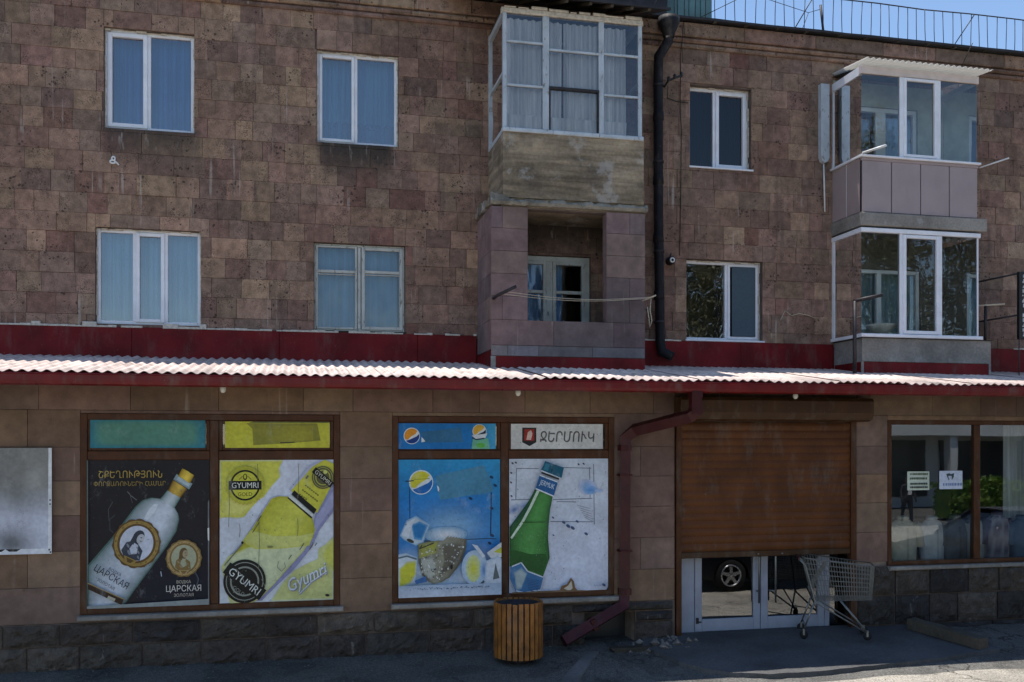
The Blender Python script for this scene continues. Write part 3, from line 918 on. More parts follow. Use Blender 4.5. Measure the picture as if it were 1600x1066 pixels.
for xs_ in (2.88, 4.90):
    s = MB()
    s.box(xs_, xs_ + .055, -.06, 0.0, ZB, ZT)
    s.box(xs_ + .002, xs_ + .053, YF + .071, -.061, ZT - .1, ZT - .02)
    s.box(xs_ + .002, xs_ + .053, YF + .081, -.061, ZB - .008, ZB + .05)
    s.box(xs_ + .008, xs_ + .047, YF + .071, -.061, 7.86, 7.90)
    part('side_frame', s, 'oldpaint2', bal)
    p = MB()
    for (g0, g1) in ((ZB + .05, 7.86), (7.90, ZT - .1)):
        p.add([(xs_ + .027, YF + .07, g0), (xs_ + .027, -.06, g0), (xs_ + .027, -.06, g1), (xs_ + .027, YF + .07, g1)], [(0, 1, 2, 3)])
    part('pane', p, 'glass_old', bal)
cw = [(2.95, 3.50, 1.1), (3.52, 3.78, .3), (3.80, 4.34, 2.0), (4.36, 4.74, 3.1)]
for (a, b, sd) in cw:
    part('curtain', curtain(a, b, ZB + .02, ZT - .10, YF + .125, 60, .032, sd, (b - a) * 9), 'cur_white', bal)
part('curtain', curtain(2.95, 4.74, ZB - .02, ZB + .26, YF + .065, 120, .016, .4, 26), 'cur_white', bal)
v, f = [], []
for i in range(61):
    u = i / 60
    y = YF + .10 + u * .86
    d = math.sin(u * 7 * 6.283) * .025
    v += [(3.0 + d * .6, y, ZT - .12), (3.0 + d, y, ZB + .02)]
part('curtain', MB().add(v, [(2 * i, 2 * i + 1, 2 * i + 3, 2 * i + 2) for i in range(60)], None, True), 'cur_white', bal)
m = MB()                    # roof: rusty sheet on rafters
m.add([(2.42, -1.34, 8.86), (5.30, -1.30, 8.86), (5.45, -.1, 9.34), (2.20, -.1, 9.30),
       (2.42, -1.34, 8.90), (5.30, -1.30, 8.90), (5.45, -.1, 9.38), (2.20, -.1, 9.34)],
      [(0, 3, 2, 1), (4, 5, 6, 7), (0, 1, 5, 4), (1, 2, 6, 5), (2, 3, 7, 6), (3, 0, 4, 7)])
part('roof_sheet', m, 'roof_black', bal)
for x in (2.95, 3.35, 3.75, 4.1, 4.42, 4.72, 4.98):
    s = MB().tube([(x, -1.28, 8.845), (x - .02, -.2, 9.25)], .028, 4, None, True, False, True)
    part('rafter', s, 'timber', bal)
m = MB()
x = 2.9
while x < 4.9:
    w = R.uniform(.08, .3)
    m.box(x, min(x + w, 4.95), YF - .02, YF + .05, ZT + .001, ZT + R.uniform(.012, .05), None, .008)
    x += w + R.uniform(.0, .06)
part('mortar_packing', m, 'putty', bal)
part('ceiling', MB().box(2.9, 4.95, YF + .09, -.01, 8.80, 8.83), 'timber', bal)

# ---- loggia below it: core walls faced with smooth slabs
LX0, LX1 = 2.73, 4.98
OX0, OX1, OZ0, OZ1 = 3.24, 4.41, 4.37, 5.95
m = MB()
m.box(LX0, OX0 - .004, -1.03, -.88, 3.30, 5.968)
m.box(OX1 + .004, LX1, -1.03, -.88, 3.30, 5.968)
m.box(OX0 - .004, OX1 + .004, -1.03, -.88, 3.30, OZ0 - .003)
m.box(LX0, LX0 + .12, -.88, 0.0, 3.30, 5.968)
m.box(LX1 - .12, LX1, -.88, 0.0, 3.30, 5.968)
m.box(LX0 + .12, LX1 - .12, -.879, 0.0, 3.95, 4.0)
m.box(OX0 - .002, OX1 + .002, -1.029, -.88, OZ1, 5.968)
log = part('loggia', m, 'mortar', bld, 'loggia faced with smooth mauve brown slabs')
SPAL = [(134, 112, 110), (126, 106, 106), (140, 116, 112), (120, 104, 102), (132, 112, 104)]
def slabcol(pal=SPAL):
    r, g, b = R.choice(pal); j = R.uniform(.93, 1.07)
    return c(r * j, g * j, b * j)
def slab_front(x0, x1, z0, z1, parent, yf, yb, pal=SPAL, mat='slab', name='slab'):
    part(name, MB().box(x0 + .002, x1 - .002, yf - R.uniform(0, .003), yb, z0 + .002, z1 - .002, slabcol(pal), .003), mat, parent)
def slab_side(y0, y1, z0, z1, parent, xf, xb, pal=SPAL):
    mb = MB(slabcol(pal))
    mb.box(xf - R.uniform(0, .003), xb, y0 + .002, y1 - .002, z0 + .002, z1 - .002)
    part('slab', mb, 'slab', parent)
zl = [4.37, 4.70, 5.02, 5.34, 5.66, 5.968]
for i in range(5):
    sp = R.choice([None, None, .3, .6])
    if sp:
        xm = 2.71 + .53 * sp
        slab_front(2.71, xm, zl[i], zl[i + 1], log, YF, -1.031); slab_front(xm, OX0, zl[i], zl[i + 1], log, YF, -1.031)
    else:
        slab_front(2.71, OX0, zl[i], zl[i + 1], log, YF, -1.031)
    sp = R.choice([None, .35, .6])
    if sp:
        xm = OX1 + .59 * sp
        slab_front(OX1, xm, zl[i], zl[i + 1], log, YF, -1.031); slab_front(xm, 5.0, zl[i], zl[i + 1], log, YF, -1.031)
    else:
        slab_front(OX1, 5.0, zl[i], zl[i + 1], log, YF, -1.031)
xl = [2.71, 3.62, 4.52, 5.0]
for i in range(3): slab_front(xl[i], xl[i + 1], 4.01, 4.37, log, YF, -1.031)
xl = [2.71, 2.95, 3.40, 4.2, 5.0]
for i in range(4): slab_front(xl[i], xl[i + 1], 3.86, 4.01, log, YF + .006, -1.031, [(150, 140, 138), (138, 130, 132), (126, 118, 116)])
for i in range(6):
    z0, z1 = ([3.95] + zl)[i], ([3.95] + zl)[i + 1]
    ym = -.52 + R.uniform(-.2, .2)
    slab_side(YF + .021, ym, z0, z1, log, 2.71, 2.729); slab_side(ym, -.02, z0, z1, log, 2.71, 2.729)
# inner edges of the opening
part('slab', MB(slabcol()).box(OX1 - .002, OX1 + .003, -1.03, -.88, OZ0, OZ1), 'slab', log)
part('red_panel', MB().box(2.78, 5.0, YF + .004, -1.031, 3.45, 3.855, None, .004), 'redband', log)
part('red_panel', MB().box(2.722, 2.729, YF + .03, -.03, 3.45, 3.945, None), 'redband', log)
part('trim', MB().box(2.705, 2.775, YF - .002, -1.031, 3.45, 3.855, None, .004), 'slabconc', log)

# ---- right hand balconies
BXa, BXb, BY = 8.655, 10.76, -.85
m = MB()
m.box(BXa - .02, 10.90, BY - .04, 0.0, 6.03, 6.235, None, .012)
bal2 = part('glazed_balcony', m, 'slabconc', bld, 'white glazed balcony with mauve grey panel parapet')
xl = [BXa + .012 + i * (BXb - BXa - .02) / 4 for i in range(5)]
part('parapet_core', MB().box(BXa + .02, BXb - .01, BY + .022, BY + .05, 6.236, 7.10), 'iron', bal2)
for i in range(4):
    part('panel', MB().box(xl[i] + .008, xl[i + 1] - .008, BY, BY + .021, 6.25, 7.05, None, .004), 'panel', bal2)
part('panel_edge', MB().box(BXa, BXb + .005, BY - .006, BY + .021, 7.052, 7.098, None, .004), 'panel', bal2)
for xx in (BXa, BXb - .012):
    for (y0, y1) in ((BY + .055, -.44), (-.424, -.02)):
        part('panel', MB().box(xx, xx + .012, y0, y1, 6.25, 7.09), 'panel', bal2)
    part('panel_edge', MB().box(xx + .003, xx + .009, -.445, -.42, 6.25, 7.09), 'upvc', bal2)
part('sill', MB().box(BXa - .03, BXb + .03, BY - .045, BY + .06, 7.10, 7.135, None, .008), 'upvc', bal2)
part('sill', MB().box(BXa - .04, BXa + .05, BY + .061, -.01, 7.10, 7.13), 'upvc', bal2)
part('header', MB().box(BXa - .005, BXb + .01, BY - .01, BY + .06, 8.41, 8.53, None, .006), 'beige', bal2)
part('header', MB().box(BXa - .004, BXa + .05, BY + .061, -.01, 8.40, 8.53), 'upvc', bal2)
part('header', MB().box(BXb - .05, BXb + .004, BY + .061, -.01, 8.42, 8.50), 'upvc', bal2)
for (a, b) in ((9.335, 9.415), (9.985, 10.075)):
    part('post', MB().box(a, b, BY, BY + .055, 7.136, 8.409, None, .006), 'upvc', bal2)
part('post', MB().box(BXa, BXa + .04, -.05, -.005, 7.13, 8.399), 'upvc', bal2)
s = MB(); frame_rect(s, 9.405, 9.995, 7.15, 8.40, .045, BY - .018, BY + .04)
part('sash', s, 'upvc', bal2)
def pane_front(a, b, z0, z1, y, par, g='glass_clear'):
    part('pane', MB().add([(a, y, z0), (b, y, z0), (b, y, z1), (a, y, z1)], [(0, 1, 2, 3)]), g, par)
def pane_side(x, y0, y1, z0, z1, par, g='glass_clear'):
    part('pane', MB().add([(x, y0, z0), (x, y1, z0), (x, y1, z1), (x, y0, z1)], [(0, 1, 2, 3)]), g, par)
for (a, b) in ((BXa + .01, 9.335), (9.45, 9.95), (10.075, BXb - .01)):
    pane_front(a, b, 7.136, 8.409, BY + .02, bal2)
pane_side(BXa + .012, BY + .025, -.05, 7.13, 8.40, bal2)
pane_side(BXb - .012, BY + .025, -.02, 7.13, 8.42, bal2)
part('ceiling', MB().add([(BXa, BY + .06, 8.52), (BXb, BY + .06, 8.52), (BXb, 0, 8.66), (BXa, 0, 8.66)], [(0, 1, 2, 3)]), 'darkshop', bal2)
def corrugated(x0, n, y0, z0, y1, z1, pitch, amp, th=.006, per=8):
    v, f = [], []
    N_ = n * per
    for i in range(N_ + 1):
        x = x0 + i * pitch / per
        w = math.cos(i / per * 2 * math.pi) * amp
        v += [(x, y0, z0 + w), (x, y1, z1 + w), (x, y0, z0 + w - th), (x, y1, z1 + w - th)]
    for i in range(N_):
        a, b = 4 * i, 4 * i + 4
        f += [(a, b, b + 1, a + 1), (a + 2, a + 3, b + 3, b + 2), (a, a + 2, b + 2, b)]
    mb = MB(); mb.add(v, f, None, True)
    return mb
part('roof_sheet', corrugated(8.66, 22, -1.02, 8.585, -.02, 8.70, .102, .017), 'plasticsheet', bal2)
part('clothes_rail', MB().tube([(10.78, -.86, 7.06), (11.0, -1.25, 7.12)], .012, 6), 'white', bal2)
part('clothes_rail', MB().tube([(8.66, -.88, 7.15), (8.80, -1.28, 7.16)], .02, 6), 'white', bal2)
s = MB()
prof = [(8.405, 7.30), (8.43, 7.24), (8.48, 7.21), (8.53, 7.24), (8.555, 7.30), (8.555, 8.50), (8.405, 8.50)]
s.prism(prof, -.10, -.004)
part('side_panel', s, 'oldpaint2', bal2)
part('waste_pipe', MB().tube([(8.48, -.05, 7.21), (8.49, -.05, 6.9), (8.50, -.05, 6.42)], .014, 6), 'white', bal2)
# painted back wall, door and window inside the upper balcony
m = MB()
for (a0, a1, b0, b1) in subtract((8.68, 10.74, 6.25, 8.60), [WINS['balc']]):
    m.box(a0, a1, -.022, -.0125, b0, b1)
part('inner_wall', m, 'room_light', bal2)
x0, x1, z0, z1 = WINS['balc']
mb = MB(); frame_rect(mb, x0 + .004, x1 - .004, z0 + .004, z1 - .004, .07, .0, .08)
bar(mb, 9.48, 9.66, z0 + .07, z1 - .07, .001, .079)
win = part('window', mb, 'upvc', bld)
for (a, b) in ((x0 + .07, 9.48), (9.66, x1 - .07)): pane_front(a, b, z0 + .07, z1 - .07, .04, win, 'glass')
part('curtain', curtain(9.62, x1, z0, z1, .22, 40, .015, 1.4, 6), 'cur_blue', win)
room(x0, x1, z0, z1, win)

# lower glazed bay
m = MB()
m.box(8.69, 10.98, BY + .02, 0.0, 3.30, 4.27)
m.box(8.67, 11.0, BY - .0, BY + .019, 3.905, 4.275, None, .004)
bay = part('glazed_bay', m, 'slabconc', bld, 'white glazed bay standing on the shop roof')
part('red_panel', MB().box(8.70, 10.96, BY + .002, BY + .019, 3.45, 3.90, None, .004), 'redband', bay)
part('red_panel', MB().box(8.676, 8.689, BY + .03, -.06, 3.45, 3.90, None, 0), 'redband', bay)
part('trim', MB().box(8.66, 8.698, BY - .002, BY + .019, 3.45, 3.90).box(10.962, 11.0, BY - .002, BY + .019, 3.45, 3.90), 'slabconc', bay)
part('sill', MB().box(8.63, 10.82, BY - .05, BY + .06, 4.285, 4.34, None, .01), 'upvc', bay)
part('sill', MB().box(8.63, 8.73, BY + .061, -.01, 4.285, 4.335), 'upvc', bay)
part('sill_board', MB().box(8.66, 11.02, BY - .03, 0.0, 4.276, 4.284), 'iron', bay)
part('header', MB().box(8.645, 10.80, BY - .02, BY + .06, 5.93, 6.0, None, .008), 'upvc', bay)
part('header', MB().box(8.645, 8.71, BY + .061, -.01, 5.93, 5.999), 'upvc', bay)
for (a, b) in ((9.335, 9.40), (10.03, 10.10)):
    part('post', MB().box(a, b, BY, BY + .055, 4.341, 5.929, None, .006), 'upvc', bay)
part('post', MB().box(8.655, 8.715, -.06, -.005, 4.336, 5.929), 'upvc', bay)
s = MB(); frame_rect(s, 9.39, 10.04, 4.35, 5.92, .055, BY - .018, BY + .04)
part('sash', s, 'upvc', bay)
for (a, b) in ((8.665, 9.335), (9.445, 9.985), (10.10, 10.76)):
    pane_front(a, b, 4.341, 5.929, BY + .02, bay, 'glass_clear')
pane_side(8.67, BY + .025, -.06, 4.336, 5.93, bay)
pane_side(10.75, BY + .025, -.01, 4.336, 5.93, bay)
part('corner_strip', MB().box(10.745, 10.768, BY + .002, BY + .019, 4.341, 5.929), 'upvc', bay)
m = MB()
for (a0, a1, b0, b1) in subtract((8.68, 10.74, 4.28, 6.02), [WINS['low']]):
    m.box(a0, a1, -.022, -.0125, b0, b1)
part('inner_wall', m, 'room', bay)
x0, x1, z0, z1 = WINS['low']
mb = MB(); frame_rect(mb, x0 + .004, x1 - .004, z0 + .004, z1 - .004, .06, .0, .08)
bar(mb, 9.50, 9.58, z0 + .06, z1 - .06, .001, .079)
win = part('window', mb, 'upvc', bld)
for (a, b) in ((x0 + .06, 9.50), (9.58, x1 - .06)): pane_front(a, b, z0 + .06, z1 - .06, .04, win, 'glass')
part('curtain', curtain(x0, x1, z0, z1, .22, 40, .015, .4, 6), 'cur_dot', win)
room(x0, x1, z0, z1, win)
part('basin', MB().lathe([(.02, 4.36), (.12, 4.38), (.22, 4.50), (.25, 4.53), (.23, 4.535), (.10, 4.42), (.0, 4.41)], (9.25, -.5, 0), 'z', 20), 'white', bay)

# ---- red flashing band between wall and shop roof, with a ragged line of sealant on top
segs = [(BX0, 2.69), (5.01, 8.66), (11.01, BX1)]
band = part('wall_flashing', MB().box(BX0, BX1, -.011, -.0105, 3.62, 4.2), 'redband', bld)
for (a, b) in segs:
    x = a
    while x < b - .01:
        e = min(x + 2.0, b)
        if b - e < .3: e = b
        part('flashing_sheet', MB().box(x + .001, e - .001, -.045, -.012, 3.62, 4.245, None, .006), 'redband', band)
        x = e
m = MB()
for (a, b) in segs:
    x = a
    while x < b:
        w = R.uniform(.05, .22)
        if R.random() < .8 and not (5.9 < x < 12):
            m.box(x, min(x + w, b), -.05 - R.uniform(0, .012), -.009, 4.235, 4.252 + R.uniform(0, .018) + (R.random() < .06) * .04, None, .005)
        x += w
part('sealant', m, 'putty', band, None, 'stuff')

# ---- black downpipe with hopper at the corner of the bays
m = MB()
m.tube([(5.69, -.24, 8.98), (5.69, -.24, 8.88), (5.56, -.16, 8.66), (5.555, -.15, 8.4), (5.56, -.15, 6.2), (5.59, -.15, 4.2), (5.62, -.16, 4.05), (5.76, -.24, 3.97)], .075, 12)
dp = part('downpipe', m, 'pipe_black', bld, 'black iron downpipe with funnel head')
m = MB()
m.lathe([(.085, 8.93), (.10, 9.0), (.165, 9.14), (.17, 9.24), (.15, 9.24), (.08, 9.0)], (5.69, -.25, 0), 'z', 16)
part('hopper', m, 'pipe_black', dp)
for zz in (7.75, 6.75, 5.85, 4.95):
    part('sleeve', MB().lathe([(.072, zz - .09), (.088, zz - .08), (.080, zz + .05), (.072, zz + .06)], (5.558 + (.012 if zz < 5.5 else 0), -.15, 0), 'z', 12), 'pipe_black', dp)
for zz in (8.2, 7.0, 5.6, 4.5):
    part('bracket', MB().lathe([(.082, zz), (.086, zz), (.086, zz + .035), (.082, zz + .035)], (5.56 + (.01 if zz < 6 else 0), -.15, 0), 'z', 12).box(5.54, 5.58, -.08, .0, zz + .01, zz + .025), 'iron', dp)

# ================================================================== shop building
SY = -2.2
shop = thing('shop_building', 'ground floor shop with pink brown slab facing, brown frames and corrugated roof', 'shop', (3.0, SY, 0.0))
DOOR = (4.985, 7.70, -.05, 3.24)
SW = [(-2.43, .56, .62, 2.98), (1.21, 4.13, .62, 2.97), (8.20, 11.05, .89, 2.95)]
VENT = (3.72, 4.42, -.12, .40)
HOLES = [(-2.43, .56, .62, 2.98), (1.21, 4.13, .62, 2.97), (8.20, 11.05, .89, 2.95), DOOR, VENT]
m = MB()
SX0, SX1 = -6.0, 15.0
for (x0, x1, z0, z1) in subtract((SX0, SX1, -.3, 3.44), HOLES):
    m.add([(x0, SY + .03, z0), (x1, SY + .03, z0), (x1, SY + .03, z1), (x0, SY + .03, z1)], [(0, 1, 2, 3)])
for (x0, x1, z0, z1) in HOLES:
    ya, yb = SY + .029, SY + .40
    m.add([(x0, ya, z0), (x0, yb, z0), (x0, yb, z1), (x0, ya, z1)], [(0, 1, 2, 3)])
    m.add([(x1, ya, z0), (x1, yb, z0), (x1, yb, z1), (x1, ya, z1)], [(3, 2, 1, 0)])
    m.add([(x0, ya, z1), (x1, ya, z1), (x1, yb, z1), (x0, yb, z1)], [(0, 1, 2, 3)])
    if z0 > 0: m.add([(x0, ya, z0), (x1, ya, z0), (x1, yb, z0), (x0, yb, z0)], [(3, 2, 1, 0)])
m.box(SX0, SX0 + .2, SY + .04, 0, -.3, 3.6)
m.box(SX1 - .2, SX1, SY + .04, 0, -.3, 3.6)
sw = part('wall', m, 'mortar_pale', shop)
FPAL = [(132, 106, 86), (126, 101, 84), (118, 94, 84), (127, 101, 89), (121, 100, 89), (131, 108, 90)]
rows = [.53, .95, 1.37, 1.785, 2.19, 2.585, 3.02, 3.398]
PL_LEFT = .545
def edges_for(r, z0):
    """vertical joints per zone"""
    e = [SX0, -5.1, -4.2, -3.18 + (.18 if r % 2 else -.14), -2.43]
    e += [.56, 1.21]
    e += [4.13, 4.985] if r not in (1, 4) else [4.13, 4.50, 4.985]
    e += [7.70, 8.20, 11.05, 11.9, 12.8, 13.9, SX1]
    return e
for r in range(len(rows) - 1):
    z0, z1 = rows[r], rows[r + 1]
    if z0 < 3.0:
        e = edges_for(r, z0)
    else:
        e = [SX0]
        while e[-1] < SX1 - .4: e.append(e[-1] + R.choice([.88, .92, 1.0, .6, .8]))
        e[-1] = SX1
    for i in range(len(e) - 1):
        rect = (e[i], e[i + 1], z0, z1)
        if rect[0] > 7.6 and z0 < .89:      # right part has a taller plinth
            if z1 <= .95 and rect[0] < 11.2: continue
            rect = (rect[0], rect[1], max(z0, .895), z1)
        for (a0, a1, b0, b1) in subtract(rect, HOLES):
            if a1 - a0 < .02 or b1 - b0 < .02: continue
            slab_front(a0, a1, b0, b1, sw, SY, SY + .028, FPAL)
# soffit and fascia behind the gutter
part('soffit', MB().box(SX0, SX1, -2.83, SY + .02, 3.40, 3.425), 'timber', shop)
part('fascia', MB().box(SX0, SX1, -2.855, -2.832, 3.30, 3.42), 'redband', shop)

# rough faced plinth
PPAL = [(88, 80, 72), (74, 69, 64), (100, 90, 80), (66, 62, 60), (84, 75, 69)]
plinth = part('plinth', MB().box(SX0, VENT[0], SY - .005, SY + .028, -.3, .522).box(VENT[1], 4.983, SY - .005, SY + .028, -.3, .522).box(VENT[0], VENT[1], SY - .005, SY + .028, VENT[3], .522).box(7.702, SX1, SY - .005, SY + .028, -.3, .888), 'mortar', shop)
def plinth_row(x0, x1, z0, z1, lo, hi):
    x = x0
    while x < x1 - .05:
        w = R.uniform(lo, hi)
        if x1 - x - w < .3: w = x1 - x
        if z0 < .3 and x < VENT[1] and x + w > VENT[0]:
            if x < VENT[0] - .12: w = VENT[0] - x
            else: x = VENT[1]; continue
        mb = MB()
        mb.rough(x + .010, x + w - .010, SY - .030, SY - .006, z0 + .009, z1 - .009, 12, 7, .10, slabcol(PPAL), R.uniform(0, 50), True, .05)
        part('plinth_stone', mb, 'plinth', plinth)
        x += w
plinth_row(SX0, 3.55, .265, .522, .5, .85)
plinth_row(3.55, 4.95, .405, .522, .5, .85)
plinth_row(4.43, 4.95, .265, .40, .5, .85)
plinth_row(SX0, 4.95, -.06, .265, .55, .95)
plinth_row(7.71, 14.9, .475, .885, .42, .72)
plinth_row(7.71, 14.9, .06, .475, .42, .72)
plinth_row(7.71, 14.9, -.1, .06, .7, 1.2)

part('basement_opening', MB().box(VENT[0] - .05, VENT[1] + .05, SY + .39, SY + .41, -.3, .5).box(VENT[0] - .05, VENT[1] + .05, SY + .04, SY + .4, -.3, -.12), 'darkshop', shop)
# ---- display windows
def bars(x0, x1, z0, z1, mull, trans, t=.075, yf=SY - .012, yb=SY + .09):
    w = part('display_window', (lambda q: (frame_rect(q, x0, x1, z0, z1, t, yf, yb), q)[1])(MB()), 'brown', shop)
    for xm in mull:
        part('mullion', MB().box(xm - .05, xm + .05, yf + .002, yb - .002, z0 + t, z1 - t, None, .008), 'brown', w)
    if trans:
        xs_ = [x0 + t] + [q for xm in mull for q in (xm - .05, xm + .05)] + [x1 - t]
        for i in range(0, len(xs_), 2):
            part('transom', MB().box(xs_[i], xs_[i + 1], yf + .004, yb - .004, trans - .055, trans + .055, None, .008), 'brown', w)
    return w
for i, (x0, x1, z0, z1) in enumerate(SW[:2]):
    xm = (-.93, 2.65)[i]
    w = bars(x0, x1, z0, z1, [xm], 2.485)
    for (a, b) in ((x0 + .075, xm - .05), (xm + .05, x1 - .075)):
        for (g0, g1) in ((z0 + .075, 2.43), (2.54, z1 - .075)):
            pane_front(a, b, g0, g1, SY + .04, w, 'glass_shop')
            s = MB(); frame_rect(s, a, b, g0, g1, .045 if g0 > 2.5 else .016, SY + .014, SY + .036)
            part('bead', s, 'brown', w)
    part('sill', MB().box(x0 - .02, x1 + .04, SY - .11, SY + .02, z0 - .062, z0 - .004, None, .012), 'slabconc', w)
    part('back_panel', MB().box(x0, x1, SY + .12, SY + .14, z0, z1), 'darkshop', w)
x0, x1, z0, z1 = SW[2]
w3 = bars(x0, x1, z0, z1, [9.66], None, .06)
pane_front(x0 + .06, 9.61, z0 + .06, z1 - .06, SY + .03, w3, 'glass_shop')
pane_front(9.71, x1 - .06, z0 + .06, z1 - .06, SY + .03, w3, 'glass_shop')
part('sill', MB().box(x0 - .02, x1 + .04, SY - .09, SY + .02, z0 - .06, z0 - .004, None, .012), 'slabconc', w3)
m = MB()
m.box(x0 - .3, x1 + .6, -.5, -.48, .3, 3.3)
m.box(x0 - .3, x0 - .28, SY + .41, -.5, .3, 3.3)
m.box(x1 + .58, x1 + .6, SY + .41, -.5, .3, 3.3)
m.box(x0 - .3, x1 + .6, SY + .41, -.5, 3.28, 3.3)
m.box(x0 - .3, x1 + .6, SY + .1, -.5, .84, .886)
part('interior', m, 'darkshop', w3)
part('curtain', curtain(10.66, 11.4, .9, 3.0, -1.55, 50, .03, .7, 10), 'cur_white', w3)

# ---- entrance: roller shutter half down in front of glazed doors
sh = part('roller_shutter', MB().box(5.03, 7.66, SY + .03, SY + .05, 2.80, 2.935), 'shutter_box', shop, 'brown roller shutter pulled halfway down')
for (a, b) in ((5.0, 5.075), (7.61, 7.695)):
    part('guide_rail', MB().box(a, b, SY - .03, SY + .06, -.02, 2.93, None, .006), 'brown', sh)
NS = 17
zt, zb = 2.905, 1.16
sh_h = (zt - zb) / NS
def slat_mesh():
    mb = MB()
    n = 6
    v, f = [], []
    for i in range(n + 1):
        u = i / n
        zz = u * (sh_h - .006)
        yy = -.014 * math.sin(math.pi * u)
        v += [(5.07, SY + .015 + yy, zz), (7.615, SY + .015 + yy, zz)]
    for i in range(n): f.append((2 * i, 2 * i + 1, 2 * i + 3, 2 * i + 2))
    mb.add(v, f, None, True)
    mb.box(5.07, 7.615, SY + .016, SY + .024, -.006, sh_h - .008)
    return mb.mesh('slat')
sm = slat_mesh()
for i in range(NS):
    o = link('slat', sm, 'shutter', sh)
    o.location = (0, R.uniform(-.001, .001), zb + i * sh_h + .003)
part('bottom_rail', MB().box(5.072, 7.612, SY - .012, SY + .03, 1.075, 1.158, None, .01), 'shutter_box', sh)
for xx in (6.20, 6.56):
    part('bolt', MB().lathe([(.0, SY - .022), (.012, SY - .02), (.014, SY - .012)], (xx, 0, 1.11), 'y', 10), 'steel', sh)
bx = [(SY + .03, 3.245), (SY - .20, 3.245), (SY - .235, 3.20), (SY - .235, 3.04), (SY - .19, 2.95), (SY - .10, 2.925), (SY + .03, 2.925)]
v = [(x, p[0], p[1]) for x in (4.975, 7.83) for p in bx]
nb = len(bx)
f = [tuple(range(nb)), tuple(reversed(range(nb, 2 * nb)))] + [(i, i + nb, (i + 1) % nb + nb, (i + 1) % nb) for i in range(nb)]
part('shutter_box', MB().add(v, f), 'shutter_box', sh)

DY = SY + .17
dr = part('entrance_door', MB().box(5.08, 5.235, DY - .03, DY + .05, -.02, 2.9, None, 0).box(5.24, 5.335, DY - .01, DY + .06, 0.03, 2.9, None, .005)
          .box(7.315, 7.385, DY - .01, DY + .06, 0.03, 2.9, None, .005).box(5.34, 7.314, DY - .005, DY + .055, 2.32, 2.42, None, .005), 'alu', shop)
dr.data.materials[0] = MT['alu']
for (a, b) in ((5.345, 6.322), (6.332, 7.31)):
    s = MB()
    s.box(a, a + .105, DY - .01, DY + .05, .045, 2.31, None, .008)
    s.box(b - .105, b, DY - .01, DY + .05, .045, 2.31, None, .008)
    s.box(a + .105, b - .105, DY - .008, DY + .048, .045, .215, None, .008)
    s.box(a + .105, b - .105, DY - .008, DY + .048, 2.2, 2.31, None, .008)
    part('door_leaf', s, 'alu', dr)
    pane_front(a + .103, b - .103, .213, 2.2, DY + .02, dr, 'glass_door')
for (hx, dx) in ((6.262, 0), (6.512, 0)):
    s = MB().tube([(hx, DY - .085, .42), (hx, DY - .085, 1.5)], .014, 8)
    s.tube([(hx - (.0 if hx < 6.3 else .07), DY - .01, .58), (hx, DY - .085, .58)], .012, 8)
    s.tube([(hx - (.0 if hx < 6.3 else .07), DY - .01, 1.4), (hx, DY - .085, 1.4)], .012, 8)
    part('handle', s, 'steel', dr)
pane_front(7.385, 7.70, .0, 2.9, DY + .02, dr, 'glass_door')
part('hinge', MB().box(5.36, 5.40, DY - .02, DY - .009, .16, .24).box(5.36, 5.44, DY - .018, DY - .009, .17, .19), 'iron', dr)
part('threshold', MB().box(5.08, 7.70, SY - .03, DY + .06, -.2, .028), 'apron', dr)
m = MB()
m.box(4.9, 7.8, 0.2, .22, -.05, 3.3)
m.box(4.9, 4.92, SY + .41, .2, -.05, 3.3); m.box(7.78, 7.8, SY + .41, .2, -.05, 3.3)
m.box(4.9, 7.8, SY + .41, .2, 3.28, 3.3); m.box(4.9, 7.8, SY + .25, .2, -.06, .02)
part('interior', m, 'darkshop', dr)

# ---- corrugated roof of the shop
RY0, RZ0, RY1, RZ1 = -2.93, 3.425, .0, 3.835
pitch, nw = .125, 8
sheet = corrugated(0, nw, RY0, RZ0, RY1, RZ1, pitch, .0135, .007).mesh('corrugated_sheet')
canopy = part('shop_roof', MB().box(SX0, SX1, -2.80, -2.72, 3.40 + .002, 3.43).box(SX0, SX1, -1.3, -1.22, 3.50, 3.635), 'timber', shop)
i = 0
x = -6.0
while x < 14.6:
    o = link('corrugated_sheet', sheet, 'corr', canopy)
    o.location = (x, R.uniform(-.012, .012), (.004 if i % 2 else .0) + R.uniform(0, .003))
    o.rotation_euler = (R.uniform(-.003, .003), 0, R.uniform(-.003, .003))
    x += pitch * nw
    i += 1
# ---- gutter with joiners
def gutter_mesh(x0, x1, grow=0.0):
    prof = [(-2.862, 3.415), (-2.862, 3.34), (-2.872, 3.308), (-2.90, 3.288), (-2.955, 3.284), (-2.99, 3.30), (-3.005, 3.335), (-3.008, 3.40), (-3.02, 3.408), (-3.018, 3.418), (-2.996, 3.414),
            (-2.996, 3.335), (-2.982, 3.308), (-2.95, 3.294), (-2.905, 3.298), (-2.882, 3.316), (-2.872, 3.34), (-2.872, 3.415)]
    if grow:
        cxp = -2.935; czp = 3.35
        prof = [(cxp + (a - cxp) * (1 + grow), czp + (b - czp) * (1 + grow)) for a, b in prof]
    prof = [(a, b - .02) for a, b in prof]
    n = len(prof)
    v = [(x, a, b) for x in (x0, x1) for a, b in prof]
    f = [(i, (i + 1) % n, (i + 1) % n + n, i + n) for i in range(n)]
    f += [tuple(reversed(range(n))), tuple(range(n, 2 * n))]
    return MB().add(v, f)
gut = part('gutter', gutter_mesh(SX0, SX1), 'gutter', shop)
for xx in (-4.2, -1.62, 1.0, 2.2, 3.55, 4.55, 6.4, 7.6, 8.9, 10.1, 11.3):
    part('joiner', gutter_mesh(xx, xx + .06, .045), 'gutter', gut)
